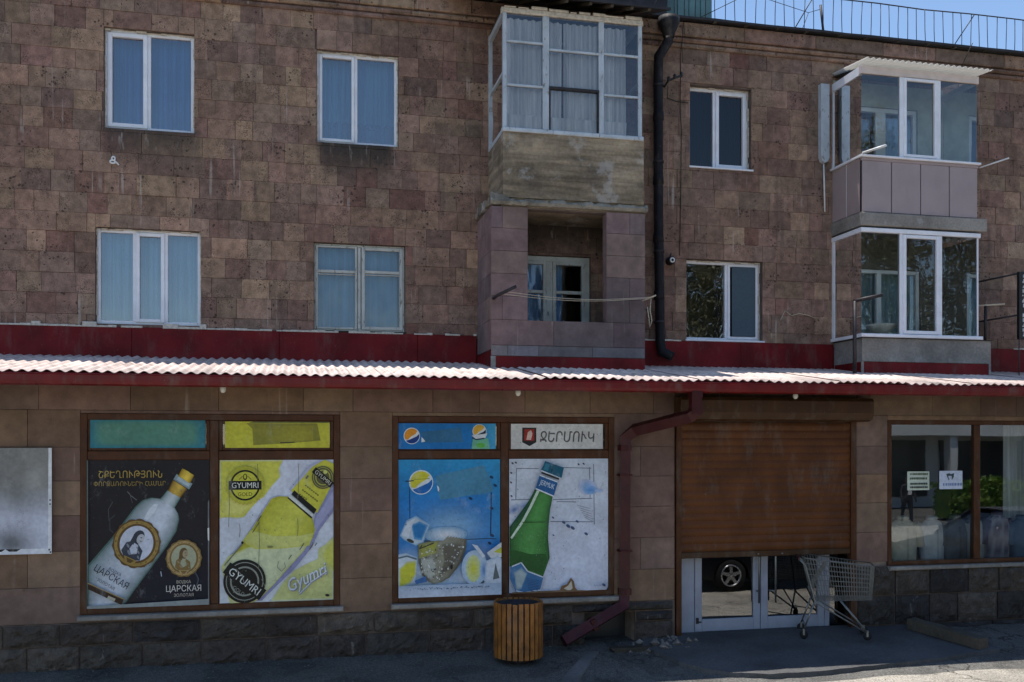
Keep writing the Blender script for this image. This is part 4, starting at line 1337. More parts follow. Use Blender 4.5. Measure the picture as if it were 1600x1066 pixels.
# ---- maroon square downpipe
s = MB()
s.tube([(4.96, -2.93, 3.29), (4.96, -2.93, 3.02), (4.90, -2.90, 2.97), (4.36, -2.36, 2.80), (4.26, -2.29, 2.70), (4.245, -2.29, .62), (4.22, -2.32, .50), (3.36, -2.47, .10)], .092, 4, None, True, False, True)
dp = part('downpipe', s, 'pipe_red', shop, 'maroon square downpipe bending under the gutter')
for (p, q) in (((4.96, -2.93, 3.27), (4.96, -2.93, 3.20)), ((4.96, -2.93, 3.08), (4.965, -2.93, 3.0)), ((4.245, -2.29, 2.60), (4.245, -2.29, 2.53)), ((4.245, -2.29, .72), (4.245, -2.29, .64)), ((3.80, -2.395, .302), (3.74, -2.405, .275))):
    part('collar', MB().tube([p, q], .102, 4, None, True, False, True), 'pipe_red', dp)
for zz in (2.2, 1.2):
    part('clip', MB().box(4.165, 4.325, -2.37, -2.2, zz, zz + .025), 'pipe_red', dp)

# small lamps under the eave
for i, (xx, lab) in enumerate(((-.80, 'small white lamp under the eave, above the left display window'), (2.73, 'small white lamp under the eave, above the blue drink poster'), (6.53, 'small white lamp under the eave, above the roller shutter box'))):
    la = thing('eave_lamp', lab, 'lamp', (xx, -2.62, 3.40), 'lamps under the eave')
    part('holder', MB().lathe([(.0, 3.399), (.03, 3.399), (.03, 3.35), (.022, 3.31)], (xx, -2.62, 0), 'z', 12), 'white', la)
    part('bulb', MB().lathe([(.022, 3.31), (.033, 3.28), (.034, 3.25), (.022, 3.222), (.0, 3.215)], (xx, -2.62, 0), 'z', 12), 'lampw', la)
# ================================================================== printed posters on the display windows
TEXT_CACHE = {}
def text_mesh(s, bold=0.0, shear=0.0):
    key = (s, bold, shear)
    if key in TEXT_CACHE: return TEXT_CACHE[key]
    cu = bpy.data.curves.new('lettering', 'FONT')
    cu.body = s
    cu.size = 1.0
    cu.offset = bold
    cu.shear = shear
    cu.resolution_u = 2
    cu.fill_mode = 'NONE'
    ob = bpy.data.objects.new('lettering', cu)
    COL.objects.link(ob)
    dg = bpy.context.evaluated_depsgraph_get()
    me = ob.evaluated_get(dg).to_mesh()
    vs0 = [Vector((v.co.x, v.co.y)) for v in me.vertices]
    es0 = [tuple(e.vertices) for e in me.edges]
    # order the outline edges into directed loops
    nxt = {}
    for (i, j) in es0:
        nxt.setdefault(i, []).append(j); nxt.setdefault(j, []).append(i)
    seen, dirs = set(), []
    for i in range(len(vs0)):
        if i in seen or i not in nxt: continue
        prev, cur = None, i
        nb = min(nxt[i], key=lambda q: abs(q - i - 1) + (0 if q > i else 1e6 if len(nxt[i]) > 1 and max(nxt[i]) > i else 0))
        loop = [i]; seen.add(i); prev, cur = i, nb
        while cur != i and cur not in seen:
            loop.append(cur); seen.add(cur)
            o_ = [q for q in nxt[cur] if q != prev]
            if not o_: break
            prev, cur = cur, o_[0]
        dirs += [(loop[k], loop[(k + 1) % len(loop)]) for k in range(len(loop))]
    V2, _, F2, _, _, _ = delaunay_2d_cdt(vs0, dirs, [], 0, 1e-6)
    segs_ = [(vs0[i], vs0[j]) for i, j in dirs]
    def winding(px, py):
        w = 0
        for (p0, p1) in segs_:
            if (p0.y > py) != (p1.y > py):
                x_ = p0.x + (py - p0.y) / (p1.y - p0.y) * (p1.x - p0.x)
                if x_ > px: w += 1 if p1.y > p0.y else -1
        return w
    vs = [(v.x, v.y) for v in V2]
    fs = []
    for tri in F2:
        cxx = sum(vs[i][0] for i in tri) / len(tri); cyy = sum(vs[i][1] for i in tri) / len(tri)
        if winding(cxx, cyy) != 0: fs.append(tuple(tri))
    ob.evaluated_get(dg).to_mesh_clear()
    bpy.data.objects.remove(ob)
    bpy.data.curves.remove(cu)
    TEXT_CACHE[key] = (vs, fs)
    return vs, fs

class Poster:
    """flat print on a thin sheet; shapes are given in drawing units (y down) inside the frame (u0, v0, u1, v1)"""
    def __init__(s, x0, x1, z0, z1, y, frame, bg):
        s.r = (x0, x1, z0, z1); s.y = y; s.fr = frame; s.k = 0
        s.m = MB()
        s.m.box(x0, x1, y, y + .003, z0, z1, bg)
        s.k = 1
    def P(s, u, v):
        u0, v0, u1, v1 = s.fr
        x0, x1, z0, z1 = s.r
        return x0 + (x1 - x0) * (u - u0) / (u1 - u0), z1 - (z1 - z0) * (v - v0) / (v1 - v0)
    def clip(s, poly):
        u0, v0, u1, v1 = s.fr
        for ax, lim, sg in ((0, u0, 1), (0, u1, -1), (1, v0, 1), (1, v1, -1)):
            out = []
            for i in range(len(poly)):
                a, b = poly[i - 1], poly[i]
                ia, ib = (a[ax] - lim) * sg >= -1e-6, (b[ax] - lim) * sg >= -1e-6
                if ia != ib:
                    t = (lim - a[ax]) / (b[ax] - a[ax])
                    out.append((a[0] + (b[0] - a[0]) * t, a[1] + (b[1] - a[1]) * t))
                if ib: out.append(b)
            poly = out
            if len(poly) < 3: return []
        return poly
    def layer(s):
        s.k += 1
        return s.y - s.k * .00035
    def poly(s, pts, col):
        pts = s.clip(pts)
        if len(pts) < 3: return
        y = s.layer()
        q = [s.P(*p) for p in pts]
        s.m.add([(a, y, b) for a, b in q], [tuple(reversed(range(len(q))))], col)
    def ell(s, u, v, ru, rv, col, rot=0.0, n=28, a0=0.0, a1=360.0, wob=0.0, teeth=0):
        pts = []
        cr, sr = math.cos(math.radians(rot)), math.sin(math.radians(rot))
        full = abs(a1 - a0) >= 360
        for i in range(n + (0 if full else 1)):
            t = math.radians(a0 + (a1 - a0) * i / n)
            w = 1 + wob * (math.cos(t * teeth) if teeth else 0)
            a, b = ru * math.cos(t) * w, rv * math.sin(t) * w
            pts.append((u + a * cr - b * sr, v + a * sr + b * cr))
        s.poly(pts, col)
    def ellg(s, u, v, ru, rv, ca, cb, rot=0.0, n=7, du=0.0, dv=0.0):
        for i in range(n):
            k = 1 - .85 * i / (n - 1)
            s.ell(u + du * (1 - k), v + dv * (1 - k), ru * k, rv * k, mixc(ca, cb, i / (n - 1)), rot, 24)
    def soft(s, pts, ca, cb, n=6, grow=.06):
        cu = sum(a for a, b in pts) / len(pts); cv = sum(b for a, b in pts) / len(pts)
        for i in range(n):
            k = 1 + grow * (1 - 2 * i / (n - 1))
            s.poly([(cu + (a - cu) * k, cv + (b - cv) * k) for a, b in pts], mixc(ca, cb, (i + 1) / n))
    def line(s, pts, w, col):
        for i in range(len(pts) - 1):
            (a, b), (p, q) = pts[i], pts[i + 1]
            L = math.hypot(p - a, q - b) or 1
            nx, ny = -(q - b) / L * w / 2, (p - a) / L * w / 2
            s.poly([(a + nx, b + ny), (p + nx, q + ny), (p - nx, q - ny), (a - nx, b - ny)], col)
    def shade(s, pts, A, B, ca, cb, n=9, kmin=.15, off=0.0):
        ax, ay = B[0] - A[0], B[1] - A[1]
        L2 = ax * ax + ay * ay
        L = math.sqrt(L2)
        nx, ny = -ay / L * off, ax / L * off
        for i in range(n):
            k = 1 - (1 - kmin) * i / (n - 1)
            q = []
            for (a, b) in pts:
                t = ((a - A[0]) * ax + (b - A[1]) * ay) / L2
                px, py = A[0] + ax * t + nx * (1 - k), A[1] + ay * t + ny * (1 - k)
                q.append((px + (a - px) * k, py + (b - py) * k))
            s.poly(q, mixc(ca, cb, (i / (n - 1)) ** .6))
    def grad(s, rect, fn, nx=10, ny=16):
        u0, v0, u1, v1 = rect
        y = s.layer()
        o = len(s.m.v)
        for j in range(ny + 1):
            for i in range(nx + 1):
                u, v = u0 + (u1 - u0) * i / nx, v0 + (v1 - v0) * j / ny
                a, b = s.P(u, v)
                s.m.v.append((a, y, b)); s.m.c.append(fn(u, v))
        W_ = nx + 1
        for j in range(ny):
            for i in range(nx):
                s.m.f.append((o + j * W_ + i, o + (j + 1) * W_ + i, o + (j + 1) * W_ + i + 1, o + j * W_ + i + 1)); s.m.smooth.append(False)
    def text(s, st, u, v, width, col, rot=0.0, bold=0.0, shear=0.0, hscale=1.0):
        vs, fs = text_mesh(st, bold, shear)
        if not vs: return
        ref = text_mesh(st, 0.0, shear)[0]
        a0, a1 = min(p[0] for p in ref), max(p[0] for p in ref)
        b0, b1 = min(p[1] for p in ref), max(p[1] for p in ref)
        k = width / (a1 - a0)
        cr, sr = math.cos(math.radians(rot)), math.sin(math.radians(rot))
        y = s.layer()
        vv = []
        for (a, b) in vs:
            da, db = (a - (a0 + a1) / 2) * k, -(b - (b0 + b1) / 2) * k * hscale
            q = s.P(u + da * cr - db * sr, v + da * sr + db * cr)
            vv.append((q[0], y, q[1]))
        s.m.add(vv, fs, col)
    def done(s, name, label, cat, group=None):
        return tag(part(name, s.m, 'print', None), label, cat, group)
def mixc(a, b, t):
    t = max(0, min(1, t))
    return tuple(a[i] + (b[i] - a[i]) * t for i in range(3)) + (1,)
PY = SY + .008
PR = random.Random(21)
def specks(p, n, rect, col, lo, hi):
    for _ in range(n):
        u, v = PR.uniform(rect[0], rect[2]), PR.uniform(rect[1], rect[3])
        r = PR.uniform(lo, hi)
        p.ell(u, v, r * PR.uniform(.4, 1.6), r, col, PR.uniform(0, 90), 6)

# --- black poster with the frosted bottle
p = Poster(-2.352, -.985, .695, 2.43, PY, (15, 25, 860, 1030), c(34, 31, 37))
p.grad((15, 25, 860, 1030), lambda u, v: mixc(c(36, 32, 36), c(26, 28, 44), (v - 500) / 400 if u > 300 else 0), 6, 8)
p.line([(285, 240), (310, 270), (350, 300)], 5, c(120, 118, 120))
p.line([(300, 250), (320, 320)], 4, c(90, 90, 95))
p.line([(185, 310), (155, 360), (160, 440)], 4, c(86, 88, 92))
p.line([(200, 400), (165, 430), (165, 500), (190, 520)], 8, c(58, 60, 66))
G1, G2, G3, G4 = c(112, 140, 134), c(150, 172, 170), c(188, 200, 206), c(206, 212, 222)
body = [(515, 292), (450, 283), (390, 300), (340, 345), (290, 410), (180, 552), (15, 740), (15, 1030), (255, 1030), (325, 930), (440, 780), (560, 620), (625, 520), (645, 440), (640, 400), (612, 352)]
p.shade(body, (640, 210), (120, 1000), c(84, 112, 104), c(208, 214, 224), 14, .25, -20)
p.poly([(500, 330), (470, 330), (430, 370), (400, 430), (420, 440), (470, 390)], c(220, 226, 232))
p.shade([(565, 232), (655, 287), (612, 358), (512, 295)], (640, 210), (500, 420), c(104, 132, 126), c(200, 208, 212), 7, .2)
p.shade([(602, 162), (702, 228), (655, 288), (566, 236)], (655, 190), (600, 270), c(110, 78, 20), c(214, 176, 74), 7, .2, -10)
p.poly([(628, 122), (740, 190), (715, 230), (605, 160)], c(134, 154, 158))
p.poly([(640, 140), (725, 192), (712, 212), (625, 160)], c(176, 190, 194))
p.shade([(668, 83), (752, 132), (722, 188), (638, 136)], (710, 105), (680, 165), c(160, 122, 18), c(236, 204, 80), 7, .2, -12)
def medallion(u, v, r, ring, ring2, inner, rot, coat, skin, hair):
    p.ell(u, v, r, r * 1.02, ring, rot, 44, wob=.03, teeth=14)
    p.ell(u, v, r * .93, r * .95, ring2, rot, 40)
    p.ell(u, v, r * .80, r * .82, ring, rot, 40)
    p.ell(u, v, r * .70, r * .74, inner, rot, 36)
    cr, sr = math.cos(math.radians(rot)), math.sin(math.radians(rot))
    def T(a, b): return (u + (a * cr - b * sr) * r, v + (a * sr + b * cr) * r)
    p.poly([T(-.5, .48), (T(-.42, .1)), T(-.2, -.05), T(.08, .0), T(.35, .2), T(.38, .62), T(0, .72), T(-.3, .68)], coat)
    p.poly([T(-.12, .0), T(.1, .05), T(.16, .4), T(-.05, .5), T(-.2, .3)], inner)
    p.ell(*T(-.02, -.28), .23 * r, .30 * r, hair, rot + 10, 16)
    p.ell(*T(.08, -.24), .15 * r, .21 * r, skin, rot + 8, 14)
    p.poly([T(-.24, -.3), T(-.1, -.2), T(-.1, .1), T(-.28, .02)], hair)
    for q_ in range(26):
        t_ = math.radians(q_ * 13.85)
        p.ell(*T(.87 * math.cos(t_), .87 * math.sin(t_)), .035 * r, .06 * r, mixc(ring, ring2, .3 + .7 * (q_ % 3) / 2), rot + math.degrees(t_), 8)
    for (a_, b_, w2_) in ((-.3, .2, .10), (.2, .3, .09), (-.15, .45, .12), (.1, .15, .06), (.28, .5, .08)):
        p.ell(*T(a_, b_), w2_ * r, w2_ * .5 * r, mixc(coat, inner, .35), rot + 40, 8)
    p.ell(*T(.10, -.30), .05 * r, .02 * r, hair, rot, 6); p.ell(*T(.13, -.16), .05 * r, .018 * r, hair, rot, 6)
    p.poly([T(-.3, .62), T(.3, .66), T(.14, .92), T(-.16, .90)], ring2)
    p.poly([T(-.18, .66), T(.18, .70), T(.06, .84), T(-.08, .84)], ring)
medallion(350, 597, 165, c(104, 78, 42), c(168, 138, 74), c(206, 210, 222), 22, c(66, 72, 84), c(190, 190, 194), c(60, 64, 74))
medallion(680, 705, 126, c(132, 104, 58), c(184, 156, 104), c(176, 176, 146), 0, c(140, 112, 66), c(172, 156, 122), c(108, 84, 52))
p.text('ВОДКА', 205, 787, 95, c(52, 54, 60), 32, .01)
p.text('ЦАРСКАЯ', 180, 822, 262, c(30, 31, 36), 32, .014, 0, 1.15)
p.text('ЗОЛОТАЯ', 143, 866, 135, c(40, 42, 48), 32, .02)
p.poly([(15, 855), (265, 975), (250, 1012), (15, 893)], c(58, 40, 28))
p.poly([(15, 850), (267, 970), (265, 976), (15, 857)], c(176, 150, 98))
p.poly([(160, 945), (210, 968), (200, 985), (152, 962)], c(190, 182, 160))
p.text('ՇՔԵՂՈՒԹՅՈՒՆ', 312, 120, 435, c(186, 158, 84), 0, .006, 0, 1.15)
p.text('ՓՈՐՁԱՌՈՒՆԵՐԻ ՀԱՄԱՐ', 308, 186, 492, c(170, 144, 78), 0, .004, 0, 1.1)
p.text('ВОДКА', 680, 868, 100, c(196, 186, 168), 0, .01)
p.text('ЦАРСКАЯ', 680, 915, 246, c(220, 214, 204), 0, .014, 0, 1.1)
p.text('ЗОЛОТАЯ', 680, 957, 138, c(190, 182, 166), 0, .01)
p.poly([(15, 25), (22, 25), (24, 700), (18, 1030), (15, 1030)], c(92, 108, 104))
p.poly([(850, 320), (860, 300), (860, 1000), (852, 990)], c(120, 120, 122))
p.poly([(848, 500), (860, 495), (860, 590), (850, 580)], c(238, 236, 228))
p.poly([(15, 1012), (240, 1008), (860, 990), (860, 1030), (15, 1030)], c(150, 156, 154))
p.line([(520, 790), (526, 825)], 6, c(190, 196, 214))
p.line([(760, 800), (785, 850), (770, 900)], 9, c(74, 82, 96))
specks(p, 40, (30, 40, 840, 1000), c(88, 88, 92), 1.5, 4)
p.done('poster', 'black poster of a tilted frosted bottle with gold medallion, left of the yellow one', 'poster')

# --- yellow and white poster
YL, WL, BK = c(212, 208, 84), c(206, 210, 232), c(26, 25, 24)
p = Poster(-.868, .482, .695, 2.425, PY, (35, 35, 845, 1010), WL)
p.grad((35, 35, 845, 1010), lambda u, v: mixc(c(212, 216, 230), c(220, 224, 228), v / 1000), 4, 6)
tl = [(35, 35), (482, 35), (455, 90), (462, 150), (400, 215), (345, 290), (290, 320), (250, 370), (205, 425), (150, 432), (90, 420), (35, 432)]
p.soft(tl, WL, YL, 7, .05)
p.soft([(60, 320), (250, 240), (300, 300), (190, 410), (60, 410)], YL, c(222, 216, 120), 5, .2)
br = [(845, 570), (790, 620), (740, 650), (735, 720), (640, 760), (560, 800), (470, 890), (390, 1010), (845, 1010)]
p.soft(br, WL, c(208, 210, 136), 7, .06)
p.soft([(845, 600), (800, 640), (770, 700), (800, 760), (845, 800)], c(208, 210, 136), c(210, 208, 96), 5, .2)
p.poly([(845, 170), (845, 395), (745, 520), (690, 640), (560, 790), (430, 905), (330, 1000), (290, 1000), (400, 880), (690, 560), (710, 420)], c(150, 150, 186))
p.poly([(845, 250), (845, 360), (740, 490), (700, 560), (715, 440)], c(172, 172, 204))
bottle = [(520, 288), (692, 437), (712, 520), (694, 580), (620, 665), (400, 897), (330, 965), (250, 1010), (120, 1010), (60, 760), (110, 690), (200, 600), (350, 372), (400, 300), (450, 285)]
p.poly([(a - 9, b - 4) for a, b in bottle], c(168, 170, 190))
p.shade(bottle, (640, 330), (210, 900), c(186, 182, 54), c(208, 206, 84), 8, .2)
p.soft([(230, 640), (330, 620), (560, 625), (670, 590), (620, 665), (400, 897), (330, 965), (250, 1010), (120, 1010), (60, 760), (110, 690)], c(206, 206, 110), c(212, 216, 172), 6, .05)
p.soft([(270, 520), (420, 560), (610, 560), (680, 545), (650, 625), (480, 640), (300, 640), (215, 590)], c(206, 204, 90), c(208, 208, 122), 5, .10)
neck = [(780, 35), (845, 62), (845, 190), (725, 405), (535, 245), (690, 85)]
p.poly(neck, c(208, 202, 72))
p.poly([(690, 85), (775, 35), (762, 35), (665, 80), (525, 240), (537, 248)], c(188, 190, 214))
p.poly([(562, 245), (722, 380), (704, 412), (540, 272)], BK)
p.poly([(536, 276), (700, 414), (688, 436), (518, 290)], c(214, 218, 208))
p.poly([(520, 292), (690, 432), (684, 442), (512, 298)], BK)
for k, (L, off) in enumerate(((120, 0), (150, 38), (70, 76))):
    for j in range(int(L / 17)):
        a, b = 640 - off * .55 + j * 14.5, 210 + off * .8 + j * 11
        p.line([(a, b), (a + 9, b + 7)], 9, c(110, 106, 40))
p.line([(645, 165), (662, 145)], 12, c(80, 78, 40))
def badge(u, v, r, rot, ring, bandc, txt, txtc, second=None, inner=None, olive=False):
    if olive: p.ell(u, v, r * 1.25, r * 1.25, c(186, 182, 62), 0, 60, wob=.03, teeth=30)
    if inner: p.ell(u, v, r * 1.02, r * 1.02, ring, 0, 48); p.ell(u, v, r * .90, r * .90, inner, 0, 48); p.ell(u, v, r * .86, r * .86, ring, 0, 48); p.ell(u, v, r * .70, r * .70, inner, 0, 48); p.ell(u, v, r * .62, r * .62, ring, 0, 40)
    else:
        p.ell(u, v, r, r, ring, 0, 48); p.ell(u, v, r * .88, r * .88, c(206, 202, 70), 0, 48)
    cr, sr = math.cos(math.radians(rot)), math.sin(math.radians(rot))
    def T(a, b): return (u + a * cr - b * sr, v + a * sr + b * cr)
    h = r * .29
    p.poly([T(-r * 1.1, -h), T(r * 1.1, -h), T(r * 1.1, h), T(-r * 1.1, h)], bandc)
    p.text(txt, *T(0, 0), r * 1.78, txtc, rot, .035, 0, 1.05)
    if second: p.text(second, *T(0, r * .58), r * .95, ring, rot, .02)
badge(213, 207, 105, 0, BK, BK, 'GYUMRI', c(226, 224, 214), 'GOLD', None, True)
p.ell(213, 150, 15, 22, c(60, 58, 30)); p.ell(213, 148, 8, 14, c(206, 202, 70))
p.line([(170, 168), (195, 145)], 4, c(70, 68, 30)); p.line([(256, 168), (231, 145)], 4, c(70, 68, 30))
badge(768, 158, 78, 40, c(96, 94, 60), BK, 'GYUMRI', c(216, 212, 190), None, c(190, 186, 84))
p.ell(785, 120, 14, 14, c(214, 214, 120))
badge(210, 862, 146, 38, BK, BK, 'GYUMRI', c(226, 228, 220), None, c(148, 150, 138))
p.text('GOLD', 168, 925, 95, c(150, 150, 140), 38, .01)
p.line([(330, 850), (352, 900)], 6, c(120, 122, 112)); p.line([(150, 775), (190, 820), (215, 900)], 3, c(160, 160, 150))
p.text('Gyumri', 668, 862, 305, c(140, 142, 160), -24, .02, .35, 1.25)
p.text('Gyumri', 662, 855, 305, c(222, 226, 236), -24, .005, .35, 1.25)
p.line([(600, 965), (690, 880), (800, 812)], 9, c(150, 152, 168)); p.line([(598, 960), (688, 876), (798, 806)], 5, c(222, 226, 236))
for (a, b0, b1) in ((100, 190, 490), (310, 420, 780), (590, 60, 300), (300, 60, 180), (585, 440, 560), (175, 470, 560)):
    p.line([(a, b0), (a + 4, (b0 + b1) / 2), (a - 2, b1)], 4, c(120, 118, 92))
for (a, b, L) in ((265, 530, 70), (300, 455, 40), (600, 655, 45), (520, 720, 30), (670, 655, 40), (710, 630, 20)):
    p.line([(a, b), (a + L * .7, b - L)], 6, c(96, 94, 66))
for j in range(9): p.line([(70 + j * 14, 750 - j * 16), (85 + j * 14, 730 - j * 16)], 9, c(120, 122, 100))
p.ell(800, 975, 16, 9, c(40, 40, 36), 10); p.ell(390, 630, 22, 8, c(140, 138, 84)); p.ell(195, 597, 9, 9, BK)
p.line([(450, 730), (440, 770), (470, 800), (500, 770), (490, 740)], 5, c(150, 152, 130))
specks(p, 50, (50, 50, 830, 1000), c(120, 118, 100), 1.5, 4.5)
p.done('poster', 'yellow and white poster with a tilted bottle and round black badges', 'poster')

# --- blue drink poster
p = Poster(1.252, 2.592, .695, 2.42, PY, (30, 30, 800, 1010), c(30, 116, 186))
def bl(u, v):
    a = mixc(c(46, 146, 196), c(30, 122, 192), (v - 30) / 300)
    glow = math.exp(-(((u - 430) / 230) ** 2 + ((v - 520) / 130) ** 2))
    a = mixc(a, c(150, 190, 216), glow * .8)
    a = mixc(a, c(190, 206, 222), max(0, (v - 690 + 60 * math.sin(u * .012)) / 180))
    side = max(0, (u - 690) / 110)
    return mixc(a, c(60, 150, 190), side * .5 * (1 if v < 600 else 0))
p.grad((30, 30, 800, 1010), bl, 22, 28)
p.grad((330, 110, 730, 290), lambda u, v: mixc(bl(u, v), c(84, 140, 166), .85 * max(0, 1 - abs((u - 540) / 215) ** 4) * max(0, 1 - abs((v - 205) / 95) ** 4)), 14, 10)
p.poly([(318, 150), (500, 108), (680, 70), (752, 262), (560, 292), (352, 322)], c(76, 136, 166))
def ball(u, v, r, top, low, white):
    p.ell(u, v, r, r, white, 0, 36)
    p.ell(u, v, r * .93, r * .93, low, 0, 36)
    pts = [(u + r * .93 * math.cos(math.radians(t)), v - r * .93 * math.sin(math.radians(t))) for t in range(15, 220, 12)]
    p.poly(pts + [(u - r * .40, v + r * .50), (u + r * .1, v + r * .28), (u + r * .6, v + r * .05)], white)
    pts = [(u + r * .90 * math.cos(math.radians(t)), v - r * .90 * math.sin(math.radians(t))) for t in range(40, 214, 12)]
    p.poly(pts + [(u - r * .5, v + r * .48), (u - r * .05, v + r * .05), (u + r * .45, v - r * .22)], top)
ball(214, 192, 88, c(216, 206, 58), c(24, 104, 176), c(222, 230, 232))
p.line([(100, 185), (160, 180)], 8, c(40, 60, 74)); p.line([(130, 235), (133, 570)], 5, c(20, 50, 90))
p.line([(160, 172), (275, 166)], 5, c(150, 150, 60))
p.poly([(330, 215), (345, 230), (348, 262), (336, 256)], c(226, 232, 236))
p.line([(733, 270), (728, 590)], 7, c(16, 40, 76)); p.line([(180, 614), (420, 612), (700, 606), (770, 610)], 5, c(44, 60, 78))
for (a, b) in ((735, 160), (762, 220), (735, 385), (740, 585), (720, 640), (578, 312)): p.ell(a, b, 16, 10, c(26, 60, 96), 30, 8)
p.soft([(65, 570), (110, 470), (175, 440), (270, 500), (225, 620), (175, 640), (95, 600)], c(110, 168, 208), c(190, 204, 214), 6, .08)
p.soft([(150, 500), (200, 480), (255, 505), (215, 600), (165, 590)], c(120, 172, 208), c(40, 122, 182), 6, .16)
p.poly([(70, 565), (112, 478), (170, 447), (140, 520), (120, 590)], c(216, 222, 230))
p.ell(135, 610, 28, 12, c(60, 62, 56), 25)
p.soft([(30, 720), (100, 705), (180, 735), (170, 910), (30, 940)], c(160, 190, 214), c(208, 218, 226), 6, .1)
p.soft([(58, 940), (60, 810), (110, 765), (172, 760), (170, 850), (135, 905)], c(206, 212, 190), c(208, 204, 62), 6, .12)
p.line([(30, 735), (110, 718), (180, 742)], 12, c(96, 116, 128))
p.ellg(395, 572, 156, 60, c(140, 176, 204), c(228, 230, 232))
drop = [(188, 640), (250, 616), (400, 612), (548, 605), (540, 680), (512, 760), (470, 822), (420, 880), (360, 912), (300, 922), (250, 895), (218, 850), (195, 770)]
p.shade(drop, (400, 600), (330, 920), c(104, 100, 84), c(156, 152, 132), 8, .2, 30)
p.soft([(205, 640), (330, 622), (320, 700), (260, 720), (205, 730)], c(140, 136, 112), c(176, 176, 80), 6, .2)
p.soft([(370, 650), (515, 635), (490, 735), (425, 825), (345, 860), (385, 760)], c(140, 136, 118), c(110, 104, 90), 6, .12)
p.soft([(215, 745), (295, 735), (322, 815), (285, 890), (235, 845)], c(144, 142, 124), c(186, 188, 176), 6, .12)
for _ in range(170):
    a, b = PR.uniform(205, 520), PR.uniform(640, 890)
    if b < 905 - max(0, (a - 330)) * 1.1: p.ell(a, b, PR.uniform(2, 7), PR.uniform(2, 8), PR.choice([c(214, 214, 206), c(190, 190, 176), c(92, 88, 72), c(226, 226, 222)]), 0, 7)
p.ell(430, 800, 10, 18, c(40, 40, 36)); p.line([(215, 640), (195, 665), (300, 625)], 9, c(70, 70, 56))
p.ellg(600, 810, 96, 126, c(176, 198, 218), c(222, 228, 232)); p.ellg(592, 816, 54, 98, c(206, 214, 150), c(210, 204, 58), 0, 6)
p.ellg(668, 830, 30, 76, c(176, 198, 220), c(96, 136, 190)); p.poly([(580, 640), (620, 650), (680, 730), (660, 740)], c(216, 222, 228))
p.poly([(690, 705), (800, 630), (800, 740), (720, 745)], c(212, 216, 220)); p.poly([(740, 700), (800, 665), (800, 712)], c(200, 200, 70))
p.soft([(690, 770), (770, 740), (800, 760), (800, 950), (680, 920)], c(170, 192, 214), c(208, 216, 226), 6, .12); p.poly([(755, 780), (785, 890), (735, 900)], c(104, 112, 112))
p.poly([(160, 890), (240, 860), (250, 900), (170, 915)], c(66, 110, 168))
p.grad((45, 925, 800, 1010), lambda u, v: mixc(c(176, 192, 212), c(206, 214, 226), (v - 925) / 85), 3, 4)
for j in range(34):
    a = 130 + j * 17 + PR.uniform(-5, 5)
    p.line([(a, 945 + PR.uniform(-6, 8)), (a + PR.uniform(5, 14), 948 + PR.uniform(-6, 10))], PR.uniform(3, 7), c(96, 110, 134))
specks(p, 50, (40, 40, 790, 1000), c(60, 90, 120), 1.5, 4)
p.done('poster', 'blue drink poster with a yellow and white ball logo and ice', 'poster')

# --- white poster with green bottle
p = Poster(2.712, 4.05, .695, 2.425, PY, (45, 28, 815, 1010), c(196, 200, 226))
p.grad((45, 28, 815, 1010), lambda u, v: mixc(c(206, 212, 222), c(214, 218, 232), (v - 200) / 500), 4, 6)
GL = c(120, 124, 136)
for pts in ([(100, 98), (270, 100)], [(430, 92), (680, 100)], [(668, 90), (672, 320)], [(700, 70), (705, 520)], [(100, 98), (95, 330)], [(60, 328), (260, 325)], [(380, 330), (690, 325)], [(360, 492), (690, 500)], [(410, 345), (560, 350)]):
    p.line(pts, 6, GL)
for j in range(6): p.line([(570 + j * 12, 375 + j * 18), (670 + j * 6, 400 + j * 20)], 4, c(150, 152, 166))
for (a, b) in ((70, 60), (95, 55), (60, 130), (58, 200), (62, 300), (580, 70), (620, 66)): p.ell(a, b, 10, 6, c(70, 76, 92), 40, 8)
p.ellg(650, 240, 74, 58, c(190, 198, 222), c(120, 166, 214), 10); p.ellg(672, 262, 56, 32, c(140, 176, 216), c(92, 146, 206)); p.ellg(740, 268, 34, 14, c(186, 196, 222), c(156, 184, 220))
p.ellg(80, 400, 52, 28, c(186, 194, 218), c(104, 132, 176), -25); p.ellg(150, 372, 40, 18, c(188, 196, 218), c(134, 154, 190), -30)
gb = [(240, 250), (376, 305), (356, 400), (345, 500), (340, 620), (350, 720), (352, 760), (300, 897), (178, 850), (132, 788), (45, 815), (45, 525), (120, 430), (195, 330)]
p.shade(gb, (330, 250), (170, 860), c(38, 88, 44), c(84, 150, 76), 12, .2, 18)
p.soft([(45, 690), (110, 700), (200, 728), (320, 728), (338, 770), (296, 880), (178, 840), (132, 780), (45, 805)], c(66, 128, 60), c(44, 92, 42), 6, .03)
for _ in range(60): p.ell(PR.uniform(80, 330), PR.uniform(560, 720), PR.uniform(1.5, 4), PR.uniform(1.5, 4), PR.choice([c(110, 166, 98), c(52, 104, 50), c(130, 180, 118)]), 0, 6)
p.poly([(250, 258), (270, 266), (215, 375), (150, 490), (60, 612), (48, 600), (130, 485), (195, 370)], c(206, 222, 200))
p.poly([(45, 530), (120, 432), (195, 335), (175, 400), (110, 480), (45, 560)], c(38, 84, 60))
p.poly([(272, 148), (412, 200), (380, 302), (238, 246)], c(42, 92, 142))
p.text('JERMUK', 328, 222, 118, c(214, 224, 232), 20, .02, 0, 1.6)
p.line([(240, 246), (380, 304)], 10, c(216, 222, 228)); p.line([(272, 148), (412, 200)], 8, c(216, 222, 228))
p.line([(285, 128), (420, 178)], 12, c(34, 40, 42)); p.line([(280, 114), (440, 170)], 9, c(206, 214, 222))
p.poly([(312, 44), (458, 94), (440, 170), (280, 108), (300, 80)], c(24, 92, 116))
